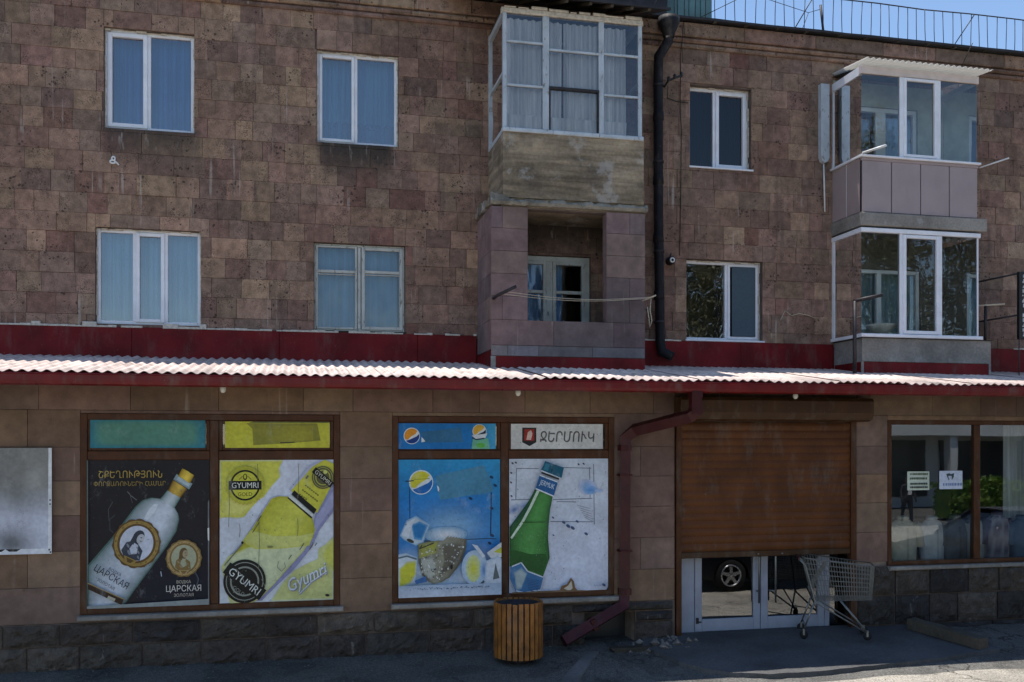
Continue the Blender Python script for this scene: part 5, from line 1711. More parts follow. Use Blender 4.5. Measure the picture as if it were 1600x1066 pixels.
p.poly([(318, 58), (350, 68), (335, 120), (300, 106)], c(56, 126, 150)); p.line([(372, 80), (362, 128)], 8, c(14, 70, 92))
p.line([(140, 492), (345, 492)], 6, c(50, 92, 46))
lb = [(45, 818), (130, 788), (178, 850), (300, 898), (268, 1010), (92, 1010), (45, 900)]
p.poly(lb, c(70, 122, 168)); p.soft([(80, 860), (130, 830), (170, 870), (130, 970), (95, 980)], c(90, 138, 176), c(182, 196, 194), 6, .15)
for pts in ([(58, 812), (130, 786), (178, 850), (300, 898)], [(90, 990), (150, 1005), (280, 990)]): p.line(pts, 9, c(218, 224, 230))
for j in range(8): p.line([(170 + j * 2, 900 + j * 13), (280 - j * 4, 925 + j * 11)], 4, c(44, 92, 144))
p.poly([(425, 1000), (440, 965), (480, 955), (512, 905), (535, 935), (545, 980), (570, 1010), (420, 1010)], c(122, 92, 62))
p.poly([(455, 985), (490, 965), (515, 930), (525, 985), (500, 1005)], c(206, 196, 178)); p.poly([(60, 1000), (430, 996), (600, 1002), (700, 1010), (60, 1010)], c(120, 96, 74))
for (a, b, r) in ((455, 497, 12), (490, 525, 14), (525, 540, 14), (560, 492, 10), (630, 585, 12), (372, 460, 8), (375, 590, 7), (770, 968, 12)): p.ell(a, b, r * 1.4, r * .8, c(66, 84, 120), 35, 8)
for j in range(6): p.line([(690 + j * 13, 975), (698 + j * 13, 965)], 4, c(120, 134, 176))
p.poly([(815, 900), (815, 1010), (785, 1010), (800, 985)], c(60, 44, 34))
specks(p, 60, (60, 40, 800, 990), c(120, 124, 140), 1.5, 4)
p.done('poster', 'white poster with a green glass bottle, beside the maroon downpipe', 'poster')

# --- narrow strips above
p = Poster(-2.325, -1.035, 2.573, 2.905, PY, (0, 0, 540, 125), c(12, 112, 140))
p.grad((0, 0, 540, 125), lambda u, v: mixc(c(12, 116, 146), c(88, 140, 122), min(1, .2 + 1.1 * max(0, 1 - abs((u - 265) / 262) ** 6) * max(0, 1 - abs((v - 60) / 62) ** 4))), 26, 12)
p.done('poster_strip', 'teal strip in the top left pane, above the black poster', 'poster', 'poster strips above the posters')
p = Poster(-.805, .435, 2.573, 2.892, PY, (0, 0, 500, 125), c(206, 202, 66))
p.poly([(100, 8), (440, 8), (456, 90), (300, 104), (132, 112), (128, 34)], c(148, 144, 58))
p.grad((150, 20, 420, 90), lambda u, v: mixc(c(148, 144, 58), c(168, 160, 56), (u - 150) / 270), 5, 4)
p.poly([(132, 0), (500, 0), (500, 5), (110, 7)], c(120, 120, 66)); p.line([(260, 101), (330, 99)], 5, c(60, 60, 36))
p.done('poster_strip', 'yellow strip with a dull olive patch, above the yellow poster', 'poster', 'poster strips above the posters')
p = Poster(1.275, 2.535, 2.555, 2.88, PY, (95, 95, 730, 258), c(20, 104, 182))
p.grad((95, 95, 730, 258), lambda u, v: mixc(c(26, 116, 186), c(70, 160, 200), max(0, (u - 560) / 170)), 12, 4)
p.poly([(240, 150), (500, 122), (518, 215), (270, 218)], c(52, 110, 150))
ball(185, 175, 52, c(226, 148, 42), c(20, 60, 130), c(224, 228, 230))
p.poly([(247, 180), (272, 210), (246, 216)], c(226, 230, 232))
p.ell(630, 225, 56, 42, c(80, 170, 120)); p.poly([(580, 190), (680, 190), (690, 258), (570, 258)], c(110, 182, 150)); p.ell(630, 235, 30, 16, c(96, 180, 70))
ball(622, 145, 46, c(226, 176, 66), c(22, 36, 60), c(216, 220, 222))
p.poly([(570, 172), (675, 158), (660, 188), (600, 196)], c(214, 218, 222)); p.line([(575, 186), (600, 198), (655, 190)], 8, c(20, 40, 80))
p.done('poster_strip', 'blue strip with two ball logos, above the blue drink poster', 'poster', 'poster strips above the posters')
p = Poster(2.735, 3.978, 2.553, 2.878, PY, (835, 98, 1442, 258), c(214, 212, 208))
p.poly([(908, 122), (1000, 122), (1000, 215), (955, 240), (908, 215)], c(56, 44, 42)); p.poly([(922, 132), (986, 132), (986, 205), (922, 205)], c(160, 52, 44))
p.poly([(935, 200), (945, 150), (965, 138), (975, 160), (965, 200)], c(222, 190, 178)); p.poly([(915, 212), (995, 212), (955, 236)], c(40, 40, 44))
p.text('ՋԵՐՄՈՒԿ', 1207, 181, 360, c(150, 146, 142), 0, .012, .12, 1.25)
p.text('ՋԵՐՄՈՒԿ', 1204, 178, 360, c(84, 78, 76), 0, 0.004, .12, 1.25)
specks(p, 30, (850, 105, 1430, 250), c(140, 136, 130), 1, 3)
p.done('poster_strip', 'white strip with a red shield emblem and outlined letters', 'poster', 'poster strips above the posters')

# --- white board on the left pier
p = Poster(-4.05, -2.728, 1.352, 2.575, SY - .055, (0, 0, 300, 260), c(206, 206, 212))
def gb_(u, v):
    a = mixc(c(136, 134, 130), c(198, 200, 212), (v - 90) / 80)
    a = mixc(a, c(120, 122, 118), math.exp(-(((u - 218) / 36) ** 2 + ((v - 112) / 26) ** 2)) * .8)
    a = mixc(a, c(178, 178, 172), math.exp(-(((u - 262) / 26) ** 2 + ((v - 78) / 28) ** 2)) * .5)
    return mixc(a, c(112, 114, 116), math.exp(-(((u - 205) / 46) ** 2 + ((v - 232) / 30) ** 2)))
p.grad((0, 0, 292, 247), gb_, 26, 24)
p.poly([(292, 0), (300, 0), (300, 260), (291, 260)], c(224, 224, 226)); p.poly([(0, 247), (292, 247), (292, 260), (0, 260)], c(222, 224, 228))
for (a, b) in ((207, 247), (170, 247)): p.poly([(a - 18, b), (a + 18, b), (a + 9, b + 6), (a - 9, b + 6)], c(28, 28, 30))
for (a, b) in ((296, 128), (296, 138), (294, 250), (297, 256)): p.ell(a, b, 2.2, 2.2, c(30, 30, 32), 0, 8)
sb = p.done('wall_board', 'white board with grey blurred print, fixed to the pier at the left edge', 'sign')
part('batten', MB().box(-3.9, -3.84, SY - .05, SY - .004, 1.4, 2.5).box(-2.9, -2.84, SY - .05, SY - .004, 1.4, 2.5), 'timber', sb)

# --- two paper notices in the right hand shop window
p = Poster(8.53, 8.885, 1.955, 2.222, SY + .018, (195, 395, 345, 515), c(206, 214, 196))
for (v, h, col) in ((412, 13, c(88, 100, 78)), (440, 13, c(84, 96, 78)), (474, 12, c(60, 68, 62)), (496, 12, c(52, 58, 58))):
    u = 212
    while u < 325:
        w = PR.uniform(5, 12)
        p.poly([(u, v - h / 2), (u + w, v - h / 2), (u + w, v + h / 2), (u, v + h / 2)], col)
        u += w + PR.uniform(1.5, 4)
p.done('paper_notice', 'pale green paper notice with four dark lines, in the right shop window', 'notice')
p = Poster(9.05, 9.43, 1.965, 2.227, SY + .018, (408, 390, 552, 510), c(212, 218, 234))
p.poly([(450, 410), (470, 405), (480, 412), (500, 404), (498, 430), (486, 452), (480, 430), (466, 454), (456, 430)], c(70, 84, 92)); p.poly([(464, 424), (484, 424), (484, 446), (476, 432), (468, 448)], c(212, 218, 234))
u = 430
while u < 540:
    w = PR.uniform(6, 14); p.poly([(u, 472), (u + w, 470), (u + w, 488), (u, 488)], c(128, 146, 186)); u += w + PR.uniform(2, 7)
p.done('paper_notice', 'white paper notice with a dark emblem, right of the pale green one', 'notice')
# ================================================================== things on and around the building
# --- slatted litter bin
bx_, by_ = 2.70, -2.76
bz = gz(by_)
bn = thing('litter_bin', 'round orange wooden slatted litter bin in front of the posters', 'bin', (bx_, by_, bz))
NB = 26
rb = .285
for i in range(NB):
    t = 2 * math.pi * i / NB
    q = MB()
    w, th = .052, .018
    ca, sa = math.cos(t), math.sin(t)
    vs = []
    for zz in (bz + .07, bz + .745 + R.uniform(-.006, .006)):
        for (dr, dt) in ((0, -w / 2), (th, -w / 2), (th, w / 2), (0, w / 2)):
            rr = rb + dr
            vs.append((bx_ + rr * ca - dt * sa, by_ + rr * sa + dt * ca, zz))
    q.add(vs, [(0, 1, 5, 4), (1, 2, 6, 5), (2, 3, 7, 6), (3, 0, 4, 7), (4, 5, 6, 7), (3, 2, 1, 0)])
    part('slat', q, 'binwood', bn)
part('liner', MB().lathe([(.0, bz + .10), (.265, bz + .10), (.28, bz + .72), (.27, bz + .72), (.25, bz + .12)], (bx_, by_, 0), 'z', 28), 'iron', bn)
for zz in (.16, .62):
    part('hoop', MB().lathe([(.279, bz + zz), (.2845, bz + zz), (.2845, bz + zz + .03), (.279, bz + zz + .03)], (bx_, by_, 0), 'z', 28), 'iron', bn)
part('foot', MB().lathe([(.12, bz + .0), (.16, bz + .0), (.14, bz + .1), (.10, bz + .1)], (bx_, by_, 0), 'z', 16), 'iron', bn)

# --- shopping cart: local frame, nose along +x
cart = local_thing('shopping_cart', 'wire shopping cart standing in front of the glazed shop doors', 'cart', (7.15, -2.60, gz(-2.6) + .06), math.radians(-26))
def W_(mb, pts, r=.0035, n=4): mb.tube(pts, r, n, None, False)
# basket corners: rear (x=-.42) is taller and wider than the nose (x=.42)
def bk(u, s, w):   # u 0 rear..1 nose, s -1..1 across, w 0 floor..1 rim
    xr, xn = -.44 + .14 * (1 - w), .46 - .03 * (1 - w)
    x = xr + (xn - xr) * u
    half = (.28 - .09 * u) - .035 * (1 - w)
    z0 = .50 + .03 * u
    z1 = 1.08 - .10 * u
    return (x, s * half, z0 + (z1 - z0) * w)
m = MB()
for s in (-1, 1):
    for i in range(25): W_(m, [bk(i / 24, s, 0), bk(i / 24, s, 1)])
    for j in range(9): W_(m, [bk(0, s, j / 8), bk(1, s, j / 8)])
for i in range(9):
    s = -1 + i / 4
    W_(m, [bk(0, s, 0), bk(1, s, 0), bk(1, s, 1)])
    W_(m, [bk(0, s, 0), bk(0, s, 1)])
for j in range(9): W_(m, [bk(1, -1, j / 8), bk(1, 1, j / 8)]); W_(m, [bk(0, -1, j / 8), bk(0, 1, j / 8)])
for i in range(12): W_(m, [bk(i / 11, -1, 0), bk(i / 11, 1, 0)])
part('basket', m, 'steel', cart)
m = MB()
m.tube([bk(0, -1, 1), bk(1, -1, 1), bk(1, 1, 1), bk(0, 1, 1)], .008, 6)
part('rim', m, 'steel', cart)
m = MB()
for i in range(8):
    s = -.85 + i * .243
    W_(m, [(-.36, s * .24, .62), (-.14, s * .22, 1.0)])
for k in range(4): W_(m, [(-.36 + k * .07, -.22, .62 + k * .125), (-.36 + k * .07, .22, .62 + k * .125)])
part('child_seat', m, 'steel', cart)
m = MB()
for s in (-1, 1):
    m.tube([(-.50, s * .28, 1.06), (-.42, s * .27, .98), (-.30, s * .26, .50), (-.26, s * .255, .47), (.36, s * .20, .10)], .012, 6)
    m.tube([(-.30, s * .26, .50), (-.44, s * .27, .12)], .012, 6)
    m.tube([(.02, s * .23, .52), (.36, s * .20, .11)], .010, 6)
m.tube([(.30, -.20, .16), (.30, .20, .16)], .009, 6)
m.tube([(-.42, -.27, .16), (-.42, .27, .16)], .009, 6)
part('frame', m, 'steel', cart)
part('handle', MB().tube([(-.50, -.29, 1.06), (-.50, .29, 1.06)], .016, 8), 'pipe_red', cart)
for (wx, s, hw) in ((.37, -1, .20), (.37, 1, .20), (-.44, -1, .27), (-.44, 1, .27)):
    wy = s * hw
    wh = part('wheel', MB().lathe([(.0, wy - .014), (.05, wy - .014), (.056, wy - .008), (.056, wy + .008), (.05, wy + .014), (.0, wy + .014)], (wx, 0, .056), 'y', 16), 'rubber', cart)
    part('fork', MB().box(wx - .012, wx + .012, wy - .022, wy - .017, .05, .125).box(wx - .012, wx + .012, wy + .017, wy + .022, .05, .125).box(wx - .014, wx + .014, wy - .022, wy + .022, .118, .13), 'steel', wh)

# --- beam lying on the ground, rubble and board by the drain
A, B = Vector((8.42, -2.42, gz(-2.42) + .065)), Vector((8.78, -3.42, gz(-3.42) + .06))
d = (B - A).normalized(); sd = Vector((-d.y, d.x, 0)) * .10
m = MB()
v = []
nseg = 12
for i in range(nseg + 1):
    p_ = A + (B - A) * i / nseg
    for (k, h) in ((-1, 0), (1, 0), (1, .14), (-1, .14)):
        j = Vector((R.uniform(-.006, .006), R.uniform(-.006, .006), R.uniform(-.005, .005) if h else 0))
        v.append(p_ + sd * k + Vector((0, 0, h)) + j)
f = [(i * 4 + a, i * 4 + (a + 1) % 4, i * 4 + 4 + (a + 1) % 4, i * 4 + 4 + a) for i in range(nseg) for a in range(4)] + [(3, 2, 1, 0), tuple(nseg * 4 + a for a in range(4))]
m.add(v, f)
tag(part('timber_beam', m, 'timber', None), 'heavy weathered beam lying on the apron under the right shop window', 'beam')

m = MB()
RR = random.Random(5)
for i in range(90):
    x, y = RR.gauss(4.66, .20), RR.uniform(-2.75, -2.27)
    r = RR.uniform(.006, .035) * (1 if i > 12 else 2.0)
    zc = gz(y) + r * .4 + (.05 if x > 4.55 else 0)
    a = RR.uniform(0, 6)
    vs = []
    for k in range(6):
        vs.append((x + r * math.cos(a + k * 1.047) * RR.uniform(.7, 1.2), y + r * math.sin(a + k * 1.047) * RR.uniform(.7, 1.2), zc + RR.uniform(-.3, .3) * r))
    vs += [(x, y, zc + r * .8), (x, y, zc - r)]
    m.add(vs, [(k, (k + 1) % 6, 6) for k in range(6)] + [((k + 1) % 6, k, 7) for k in range(6)])
ob = part('rubble', m, 'grit', None, None, 'stuff')
tag(ob, 'loose rubble and plaster crumbs at the foot of the pier', 'rubble')
m = MB()
for i in range(900):
    near = RR.random() < .5
    x = RR.uniform(-3.6, 9.6)
    y = -2.27 - abs(RR.gauss(0, .16)) if near else RR.uniform(-5.2, -2.4)
    if 4.45 < x < 9.0 and y > -3.9: continue
    r = RR.uniform(.004, .014)
    zc = gz(y) + r * .5 + (.012 if y < -4.1 else .004)
    a = RR.uniform(0, 6)
    vs = [(x + r * math.cos(a + k * 1.257) * RR.uniform(.7, 1.2), y + r * math.sin(a + k * 1.257) * RR.uniform(.7, 1.2), zc) for k in range(5)] + [(x, y, zc + r * .8)]
    m.add(vs, [(k, (k + 1) % 5, 5) for k in range(5)])
tag(part('grit', m, 'grit', None, None, 'stuff'), 'scattered grit and small stones along the foot of the wall', 'grit')
m = MB()
m.box(3.95, 4.50, -2.66, -2.52, gz(-2.6) + .03, gz(-2.6) + .055)
m.box(3.98, 4.47, -2.655, -2.645, gz(-2.6) - .05, gz(-2.6) + .03)
tag(part('drain_board', m, 'timber', None), 'short board over the dark drain below the maroon downpipe', 'board')
m = MB()
n = 14
v, f = [], []
for i in range(n + 1):
    t = i / n
    x = 3.70 - .05 * math.sin(t * 3) - .85 * t
    y = -2.62 - 1.55 * t
    for s in (-1, 1):
        v.append((x + s * (.085 + .03 * t) + R.uniform(-.008, .008), y + R.uniform(-.01, .01), gz(y) + .028 + R.uniform(-.003, .003)))
        v.append((x + s * (.10 + .03 * t), y, gz(y) - .03))
for i in range(n):
    a = i * 4
    f += [(a, a + 2, a + 6, a + 4), (a + 1, a, a + 4, a + 5), (a + 2, a + 3, a + 7, a + 6)]
f.append((0, 1, 3, 2))
m.add(v, f)
tag(part('kerb', m, 'kerb', None), 'pale curved concrete kerb strip running from the downpipe to the street', 'kerb')

# --- clothes line in front of the loggia
cl = thing('clothes_line', 'sagging clothes lines strung across the loggia opening', 'clothesline', (2.75, -1.1, 4.6))
part('arm', MB().tube([(2.74, -1.04, 4.66), (2.76, -1.20, 4.68), (2.98, -1.42, 4.78)], .022, 6), 'iron', cl)
part('arm', MB().tube([(4.96, -1.04, 4.70), (5.10, -1.22, 4.76)], .012, 6), 'rope', cl)
for k in range(2):
    a, b = Vector((2.82 + k * .05, -1.25 - k * .06, 4.70 + k * .022)), Vector((5.04 + k * .03, -1.14 - k * .04, 4.73 + k * .012))
    pts = [a + (b - a) * t / 12 - Vector((0, 0, .07 * math.sin(math.pi * t / 12))) for t in range(13)]
    part('line', MB().tube(pts, .0042, 5), 'rope', cl)
part('loose_end', MB().tube([(5.05, -1.16, 4.72), (5.03, -1.17, 4.55), (5.06, -1.17, 4.40), (5.03, -1.16, 4.30), (5.02, -1.15, 4.45), (5.0, -1.14, 4.6)], .006, 5), 'rope', cl)
# --- iron line posts
po = thing('line_post', 'black iron post with bent arm on the roof, left of the glazed bay', 'post', (8.38, -1.1, 3.68), 'iron line posts')
part('upright', MB().tube([(8.38, -1.1, 3.66), (8.38, -1.1, 4.80)], .030, 8), 'iron', po)
part('arm', MB().tube([(8.37, -1.08, 4.80), (8.50, -1.18, 4.83), (8.70, -1.34, 4.87)], .027, 8), 'iron', po)
po = thing('line_post', 'thin black iron post with flat arm on the ledge, right of the glazed bay', 'post', (11.0, -.72, 4.275), 'iron line posts')
part('upright', MB().tube([(11.0, -.72, 4.283), (11.0, -.72, 4.86)], .022, 8), 'iron', po)
part('arm', MB().tube([(10.82, -.60, 4.87), (11.0, -.72, 4.87), (11.25, -.86, 4.88)], .014, 8), 'rope', po)
# --- hanging sign at the right edge
sg = thing('blade_sign', 'black vertical sign with white lettering on rods at the right edge', 'sign', (11.42, -1.0, 3.68))
part('panel', MB().box(11.385, 11.95, -1.03, -.97, 4.30, 5.385, None, .006), 'black', sg)
for zz in (5.33, 4.66):
    part('rod', MB().tube([(11.10, -.01, zz - .02), (11.4, -.97, zz + .03)], .016, 6), 'iron', sg)
part('stay', MB().tube([(11.40, -1.0, 3.67), (11.40, -1.0, 4.30)], .008, 6), 'iron', sg)
q = MB()
SR = random.Random(9)
def stroke(x, z, w, h):
    q.box(x, x + w, -1.0335, -1.031, z, z + h)
zz = 4.34
while zz < 5.33:
    if not (4.72 < zz < 4.76 or 4.84 < zz < 4.88):
        for _ in range(4):
            if SR.random() < .75: stroke(11.43 + SR.uniform(0, .07), zz + SR.uniform(0, .05), SR.uniform(.012, .05), SR.uniform(.01, .022))
        stroke(11.44 + SR.uniform(0, .03), zz, .016, SR.uniform(.04, .07))
        stroke(11.52 + SR.uniform(0, .06), zz + .01, .016, SR.uniform(.04, .07))
        stroke(11.62, zz + .01, SR.uniform(.05, .2), .018)
    zz += .078
part('lettering', q, 'white', sg)

# --- lamp with round lens and an old bracket beside the black downpipe
cm = thing('security_camera', 'small round camera with pale ring beside the black downpipe', 'camera', (5.80, 0, 5.50))
part('body', MB().lathe([(.0, -.13), (.055, -.13), (.065, -.10), (.06, -.02), (.07, -.004)], (5.80, 0, 5.50), 'y', 16), 'black', cm)
part('ring', MB().lathe([(.022, -.142), (.036, -.146), (.044, -.134), (.03, -.131)], (5.80, 0, 5.50), 'y', 16), 'white', cm)
part('mount', MB().tube([(5.80, -.02, 5.54), (5.81, -.05, 5.62)], .012, 6), 'iron', cm)
br = thing('wire_bracket', 'dark iron bracket with insulators high on the wall, left of the dark window', 'bracket', (5.82, 0, 8.32))
part('arm', MB().tube([(5.72, -.0, 8.26), (5.72, -.16, 8.30), (5.92, -.20, 8.38)], .016, 6), 'iron', br)
for (a, b) in ((5.72, 8.30), (5.82, 8.345), (5.93, 8.385)):
    part('insulator', MB().lathe([(.012, b - .02), (.03, b), (.02, b + .02), (.03, b + .035), (.012, b + .06), (.0, b + .065)], (a, -.18, 0), 'z', 10), 'black', br)
part('drop_wire', MB().tube([(5.76, -.05, 8.26), (5.76, -.02, 8.08), (5.90, -.015, 8.04), (6.12, -.015, 8.03)], .006, 5), 'wire', br)
lp = thing('cable_loop', 'small white cable loop on the wall below the top left window', 'cable', (-2.44, 0, 6.56))
part('loop', MB().tube([(-2.44 + .022 * math.cos(t * .7), -.03, 6.585 + .026 * math.sin(t * .7)) for t in range(10)], .011, 6)
     .tube([(-2.45 + .034 * math.cos(t * .7), -.025, 6.54 + .022 * math.sin(t * .7)) for t in range(10)], .014, 6).tube([(-2.42, -.02, 6.55), (-2.37, -.02, 6.50)], .012, 6), 'white', lp)
# --- cables
def cable(pts, lab, r=.006, mat='wire'):
    tag(part('cable', MB().tube(pts, r, 5), mat, None), lab, 'cable')
cable([(5.98, -.14, 9.25), (5.98, -.10, 9.0), (5.99, -.02, 8.8), (5.98, -.02, 7.9), (6.0, -.02, 7.6), (5.99, -.02, 6.6), (5.97, -.02, 5.6)], 'thin black cable hanging down the wall right of the black downpipe')
cable([(11.05, -.36, 9.30), (11.02, -.03, 8.9), (11.06, -.02, 8.2), (11.10, -.02, 7.6), (11.13, -.02, 7.05), (11.10, -.02, 6.3), (11.12, -.02, 5.7)], 'thin black cable down the wall right of the upper white balcony')
cable([(7.72, -.02, 4.62), (7.80, -.02, 4.78), (7.92, -.02, 4.70), (8.05, -.02, 4.74), (8.2, -.02, 4.72), (8.38, -.02, 4.66)], 'pale wire tangle on the wall left of the glazed bay', .008, 'rope')
# --- roof railing
rl = thing('roof_railing', 'thin iron railing along the edge of the roof against the sky', 'railing', (9.0, .3, 9.4))
RLZ0, RLZ1, RLY = 9.42, 10.11, .3
part('top_rail', MB().tube([(5.2 + i * .9, RLY + R.uniform(-.01, .01), RLZ1 + R.uniform(-.008, .008)) for i in range(12)], .011, 5), 'iron', rl)
part('bottom_rail', MB().tube([(5.2, RLY, RLZ0 + .06), (15.1, RLY, RLZ0 + .06)], .008, 5), 'iron', rl)
x = 5.3
while x < 15.0:
    dx = R.uniform(-.025, .025)
    part('baluster', MB().tube([(x, RLY, RLZ0 - .03), (x + dx * .4 + R.uniform(-.01, .01), RLY, (RLZ0 + RLZ1) / 2), (x + dx, RLY, RLZ1)], .0065, 5), 'iron', rl)
    x += .178
for x in (5.9, 8.5, 11.6, 13.6):
    part('stay', MB().tube([(x, RLY - .01, RLZ1), (x - .30, RLY + .4, RLZ0 + .02)], .009, 5), 'iron', rl)
an = thing('antenna_pole', 'short leaning dark pole with wires on the roof edge', 'antenna', (8.62, .2, 9.36))
part('pole', MB().tube([(8.64, .2, 9.34), (8.57, .2, 9.93)], .022, 6), 'iron', an)
part('wire', MB().tube([(8.57, .2, 9.86), (8.35, .2, 9.78), (7.6, .2, 9.93), (6.9, .2, 10.05)], .005, 5).tube([(8.35, .2, 9.78), (8.22, .2, 9.45)], .005, 5).tube([(6.4, .2, 9.5), (7.2, .22, 9.95), (7.6, .25, 10.2)], .006, 5), 'wire', an)

# --- shirts on display in the right window
def shirt(x, y, col, lab, w=.40, h=.62, plaid=None, rz=0):
    t = local_thing('display_shirt', lab, 'shirt', (x, y, .887), rz, 'shirts in the shop window')
    m = MB()
    rings = [(0, .92, .62), (.12, .95, .66), (.30, .98, .70), (.46, 1.0, .66), (.56, .86, .52), (.605, .55, .36), (.62, .34, .28)]
    n = 24
    v, f = [], []
    cols = []
    for (zz, wx, dy) in rings:
        for k in range(n):
            a = 2 * math.pi * k / n
            fold = 1 + .03 * math.sin(a * 7 + zz * 9)
            v.append((w / 2 * wx * math.cos(a) * fold, .17 * dy * math.sin(a) * fold * 1.1, zz * h / .62))
    f = [(i * n + k, i * n + (k + 1) % n, (i + 1) * n + (k + 1) % n, (i + 1) * n + k) for i in range(len(rings) - 1) for k in range(n)]
    m.add(v, f, col, True)
    if plaid:
        for i in range(len(m.c)):
            k, r_ = i % n, i // n
            if k % 3 == 0 or r_ % 2 == 0: m.c[i] = plaid
    part('body', m, 'cloth', t)
    for s in (-1, 1):
        q = MB(col).tube([(s * w * .40, 0, h * .88), (s * w * .56, -.01, h * .66), (s * w * .60, -.03, h * .34)], [.075, .068, .06], 10, col)
        part('sleeve', q, 'cloth', t)
    part('collar', MB(col).lathe([(.075, h), (.085, h + .02), (.07, h + .055), (.062, h + .02)], (0, 0, 0), 'z', 16, col), 'cloth', t)
    part('button_strip', MB(plaid or col).box(-.014, .014, -.128, -.095, .03, h * .80, plaid or tuple(q * .8 for q in col[:3]) + (1,)), 'cloth', t)
    return t
shirt(8.72, -1.80, c(232, 226, 208), 'cream shirt on display, leftmost in the right shop window', .46, .62)
shirt(9.28, -1.70, c(238, 240, 244), 'white shirt with grey collar on display, second from the left', .42, .60, None, .1)
shirt(9.66, -1.72, c(132, 134, 140), 'grey shirt on display behind the window mullion', .42, .62)
shirt(9.96, -1.74, c(196, 200, 196), 'pale grey shirt on display right of the window mullion', .36, .60)
shirt(10.32, -1.80, c(120, 112, 132), 'purple grey checked shirt on display before the white curtain', .42, .66, c(196, 190, 204))
shirt(10.72, -1.84, c(120, 142, 172), 'blue shirt on display, rightmost in the right shop window', .40, .60)

# ================================================================== across the street (seen in the glass)
CZ = -.20
car = local_thing('parked_car', 'dark car with five spoke alloy wheels parked across from the shop doors', 'car', (9.35, -7.35, CZ))
def arch(cx_, r=.36, n=10): return [(cx_ + r * math.cos(math.pi - math.pi * i / n), .30 + r * math.sin(math.pi - math.pi * i / n)) for i in range(n + 1)]
low = [(-2.08, .36), (-2.10, .55), (-2.02, .72), (-1.0, .90), (-.75, .93), (1.35, .95), (1.95, .92), (2.12, .80), (2.14, .45), (2.05, .30)]
prof = [(-2.02, .28)] + low[:1] + low[1:] + list(reversed([(a, b) for a, b in arch(1.33)])) + [(.0, .22)] + list(reversed([(a, b) for a, b in arch(-1.30)]))
prof = [(-2.04, .26)] + low + [(1.72, .26)] + list(reversed(arch(1.33))) + [(.93, .22), (-.90, .22)] + list(reversed(arch(-1.30))) + [(-1.70, .24)]
m = MB()
n = len(prof)
layers = [(-.86, .97), (-.80, 1.0), (.80, 1.0), (.86, .97)]
v = []
for (yy, k) in layers:
    v += [(a * (1 if abs(yy) < .85 else .995), yy, .26 + (b - .26) * k) for a, b in prof]
f = [tuple(reversed(range(n))), tuple((len(layers) - 1) * n + i for i in range(n))]
for L in range(len(layers) - 1):
    f += [(L * n + i, L * n + (i + 1) % n, (L + 1) * n + (i + 1) % n, (L + 1) * n + i) for i in range(n)]
m.add(v, f)
part('body', m, 'carpaint', car)
gh = [(-1.05, .89), (-.30, 1.38), (.0, 1.44), (.85, 1.43), (1.25, 1.36), (1.85, .92)]
m = MB()
v = [(a * .99, (-.80 if b < 1 else -.60), b) for a, b in gh] + [(a * .99, (.80 if b < 1 else .60), b) for a, b in gh]
n = len(gh)
m.add(v, [tuple(range(n)), tuple(reversed(range(n, 2 * n)))] + [(i, i + n, (i + 1) % n + n, (i + 1) % n) for i in range(n)])
part('windows', m, 'carglass', car)
m = MB()
for (a, b, w_) in ((-.32, 1.385, .62), ):
    m.box(-.30, 1.2, -.60, .60, 1.435, 1.46)
for s in (-1, 1):
    for (p_, q_) in (((-1.04, .80, .90), (-.30, .605, 1.40)), ((.30, .77, .93), (.28, .605, 1.43)), ((1.20, .605, 1.39), (1.82, .80, .93))):
        m.tube([(p_[0], s * p_[1], p_[2]), (q_[0], s * q_[1], q_[2])], .035, 6)
part('roof', m, 'carpaint', car)
for wx in (-1.30, 1.33):
    for s in (-1, 1):
        y0, y1 = (s * .86, s * .64)
        wh = part('wheel', MB().lathe([(.205, y0 - s * .01), (.29, y0), (.315, y0 - s * .03), (.32, y0 - s * .11), (.315, y1 + s * .03), (.29, y1), (.20, y1)], (wx, 0, .32), 'y', 36), 'rubber', car)
        q = MB().lathe([(.21, y0 - s * .02), (.205, y0 + s * .004), (.185, y0 + s * .004), (.18, y0 - s * .05)], (wx, 0, .32), 'y', 36)
        q.lathe([(.0, y0 - s * .005), (.05, y0 - s * .005), (.055, y0 - s * .03)], (wx, 0, .32), 'y', 16)
        for k in range(5):
            a = math.radians(90 + 72 * k)
            ca, sa = math.cos(a), math.sin(a)
            vs = []
            for (r_, hw) in ((.03, .035), (.19, .026)):
                for yy in (y0 - s * .004, y0 - s * .035):
                    for t in (-hw, hw):
                        vs.append((wx + r_ * ca - t * sa, yy, .32 + r_ * sa + t * ca))
            q.add(vs, [(0, 1, 5, 4), (2, 6, 7, 3), (0, 4, 6, 2), (1, 3, 7, 5), (4, 5, 7, 6)])
        part('rim', q, 'alloy', wh)
        part('brake_disc', MB().lathe([(.0, y0 - s * .08), (.18, y0 - s * .08)], (wx, 0, .32), 'y', 24), 'black', wh)
for s in (-1, 1):
    part('headlight', MB().box(-2.06, -1.88, s * .55 - .16, s * .55 + .16, .58, .70), 'steel', car)
    part('tail_light', MB().box(2.02, 2.135, s * .60 - .14, s * .60 + .14, .66, .80), 'gutter', car)
    part('side_mirror', MB().box(-.80, -.66, s * .92 - .09, s * .92 + .09, .93, 1.06), 'carpaint', car)
    for hx in (.05, .95): part('door_handle', MB().box(hx, hx + .18, s * .872 - .012, s * .872 + .012, .80, .83), 'alloy', car)

car2 = copy_tree(car)
car2.location = (14.35, -7.2, CZ)
car2.rotation_euler = (0, 0, math.radians(1.5))
car2['label'] = 'second dark car parked in line behind the first, opposite the shirt window'
car['group'] = car2['group'] = 'cars parked along the street'
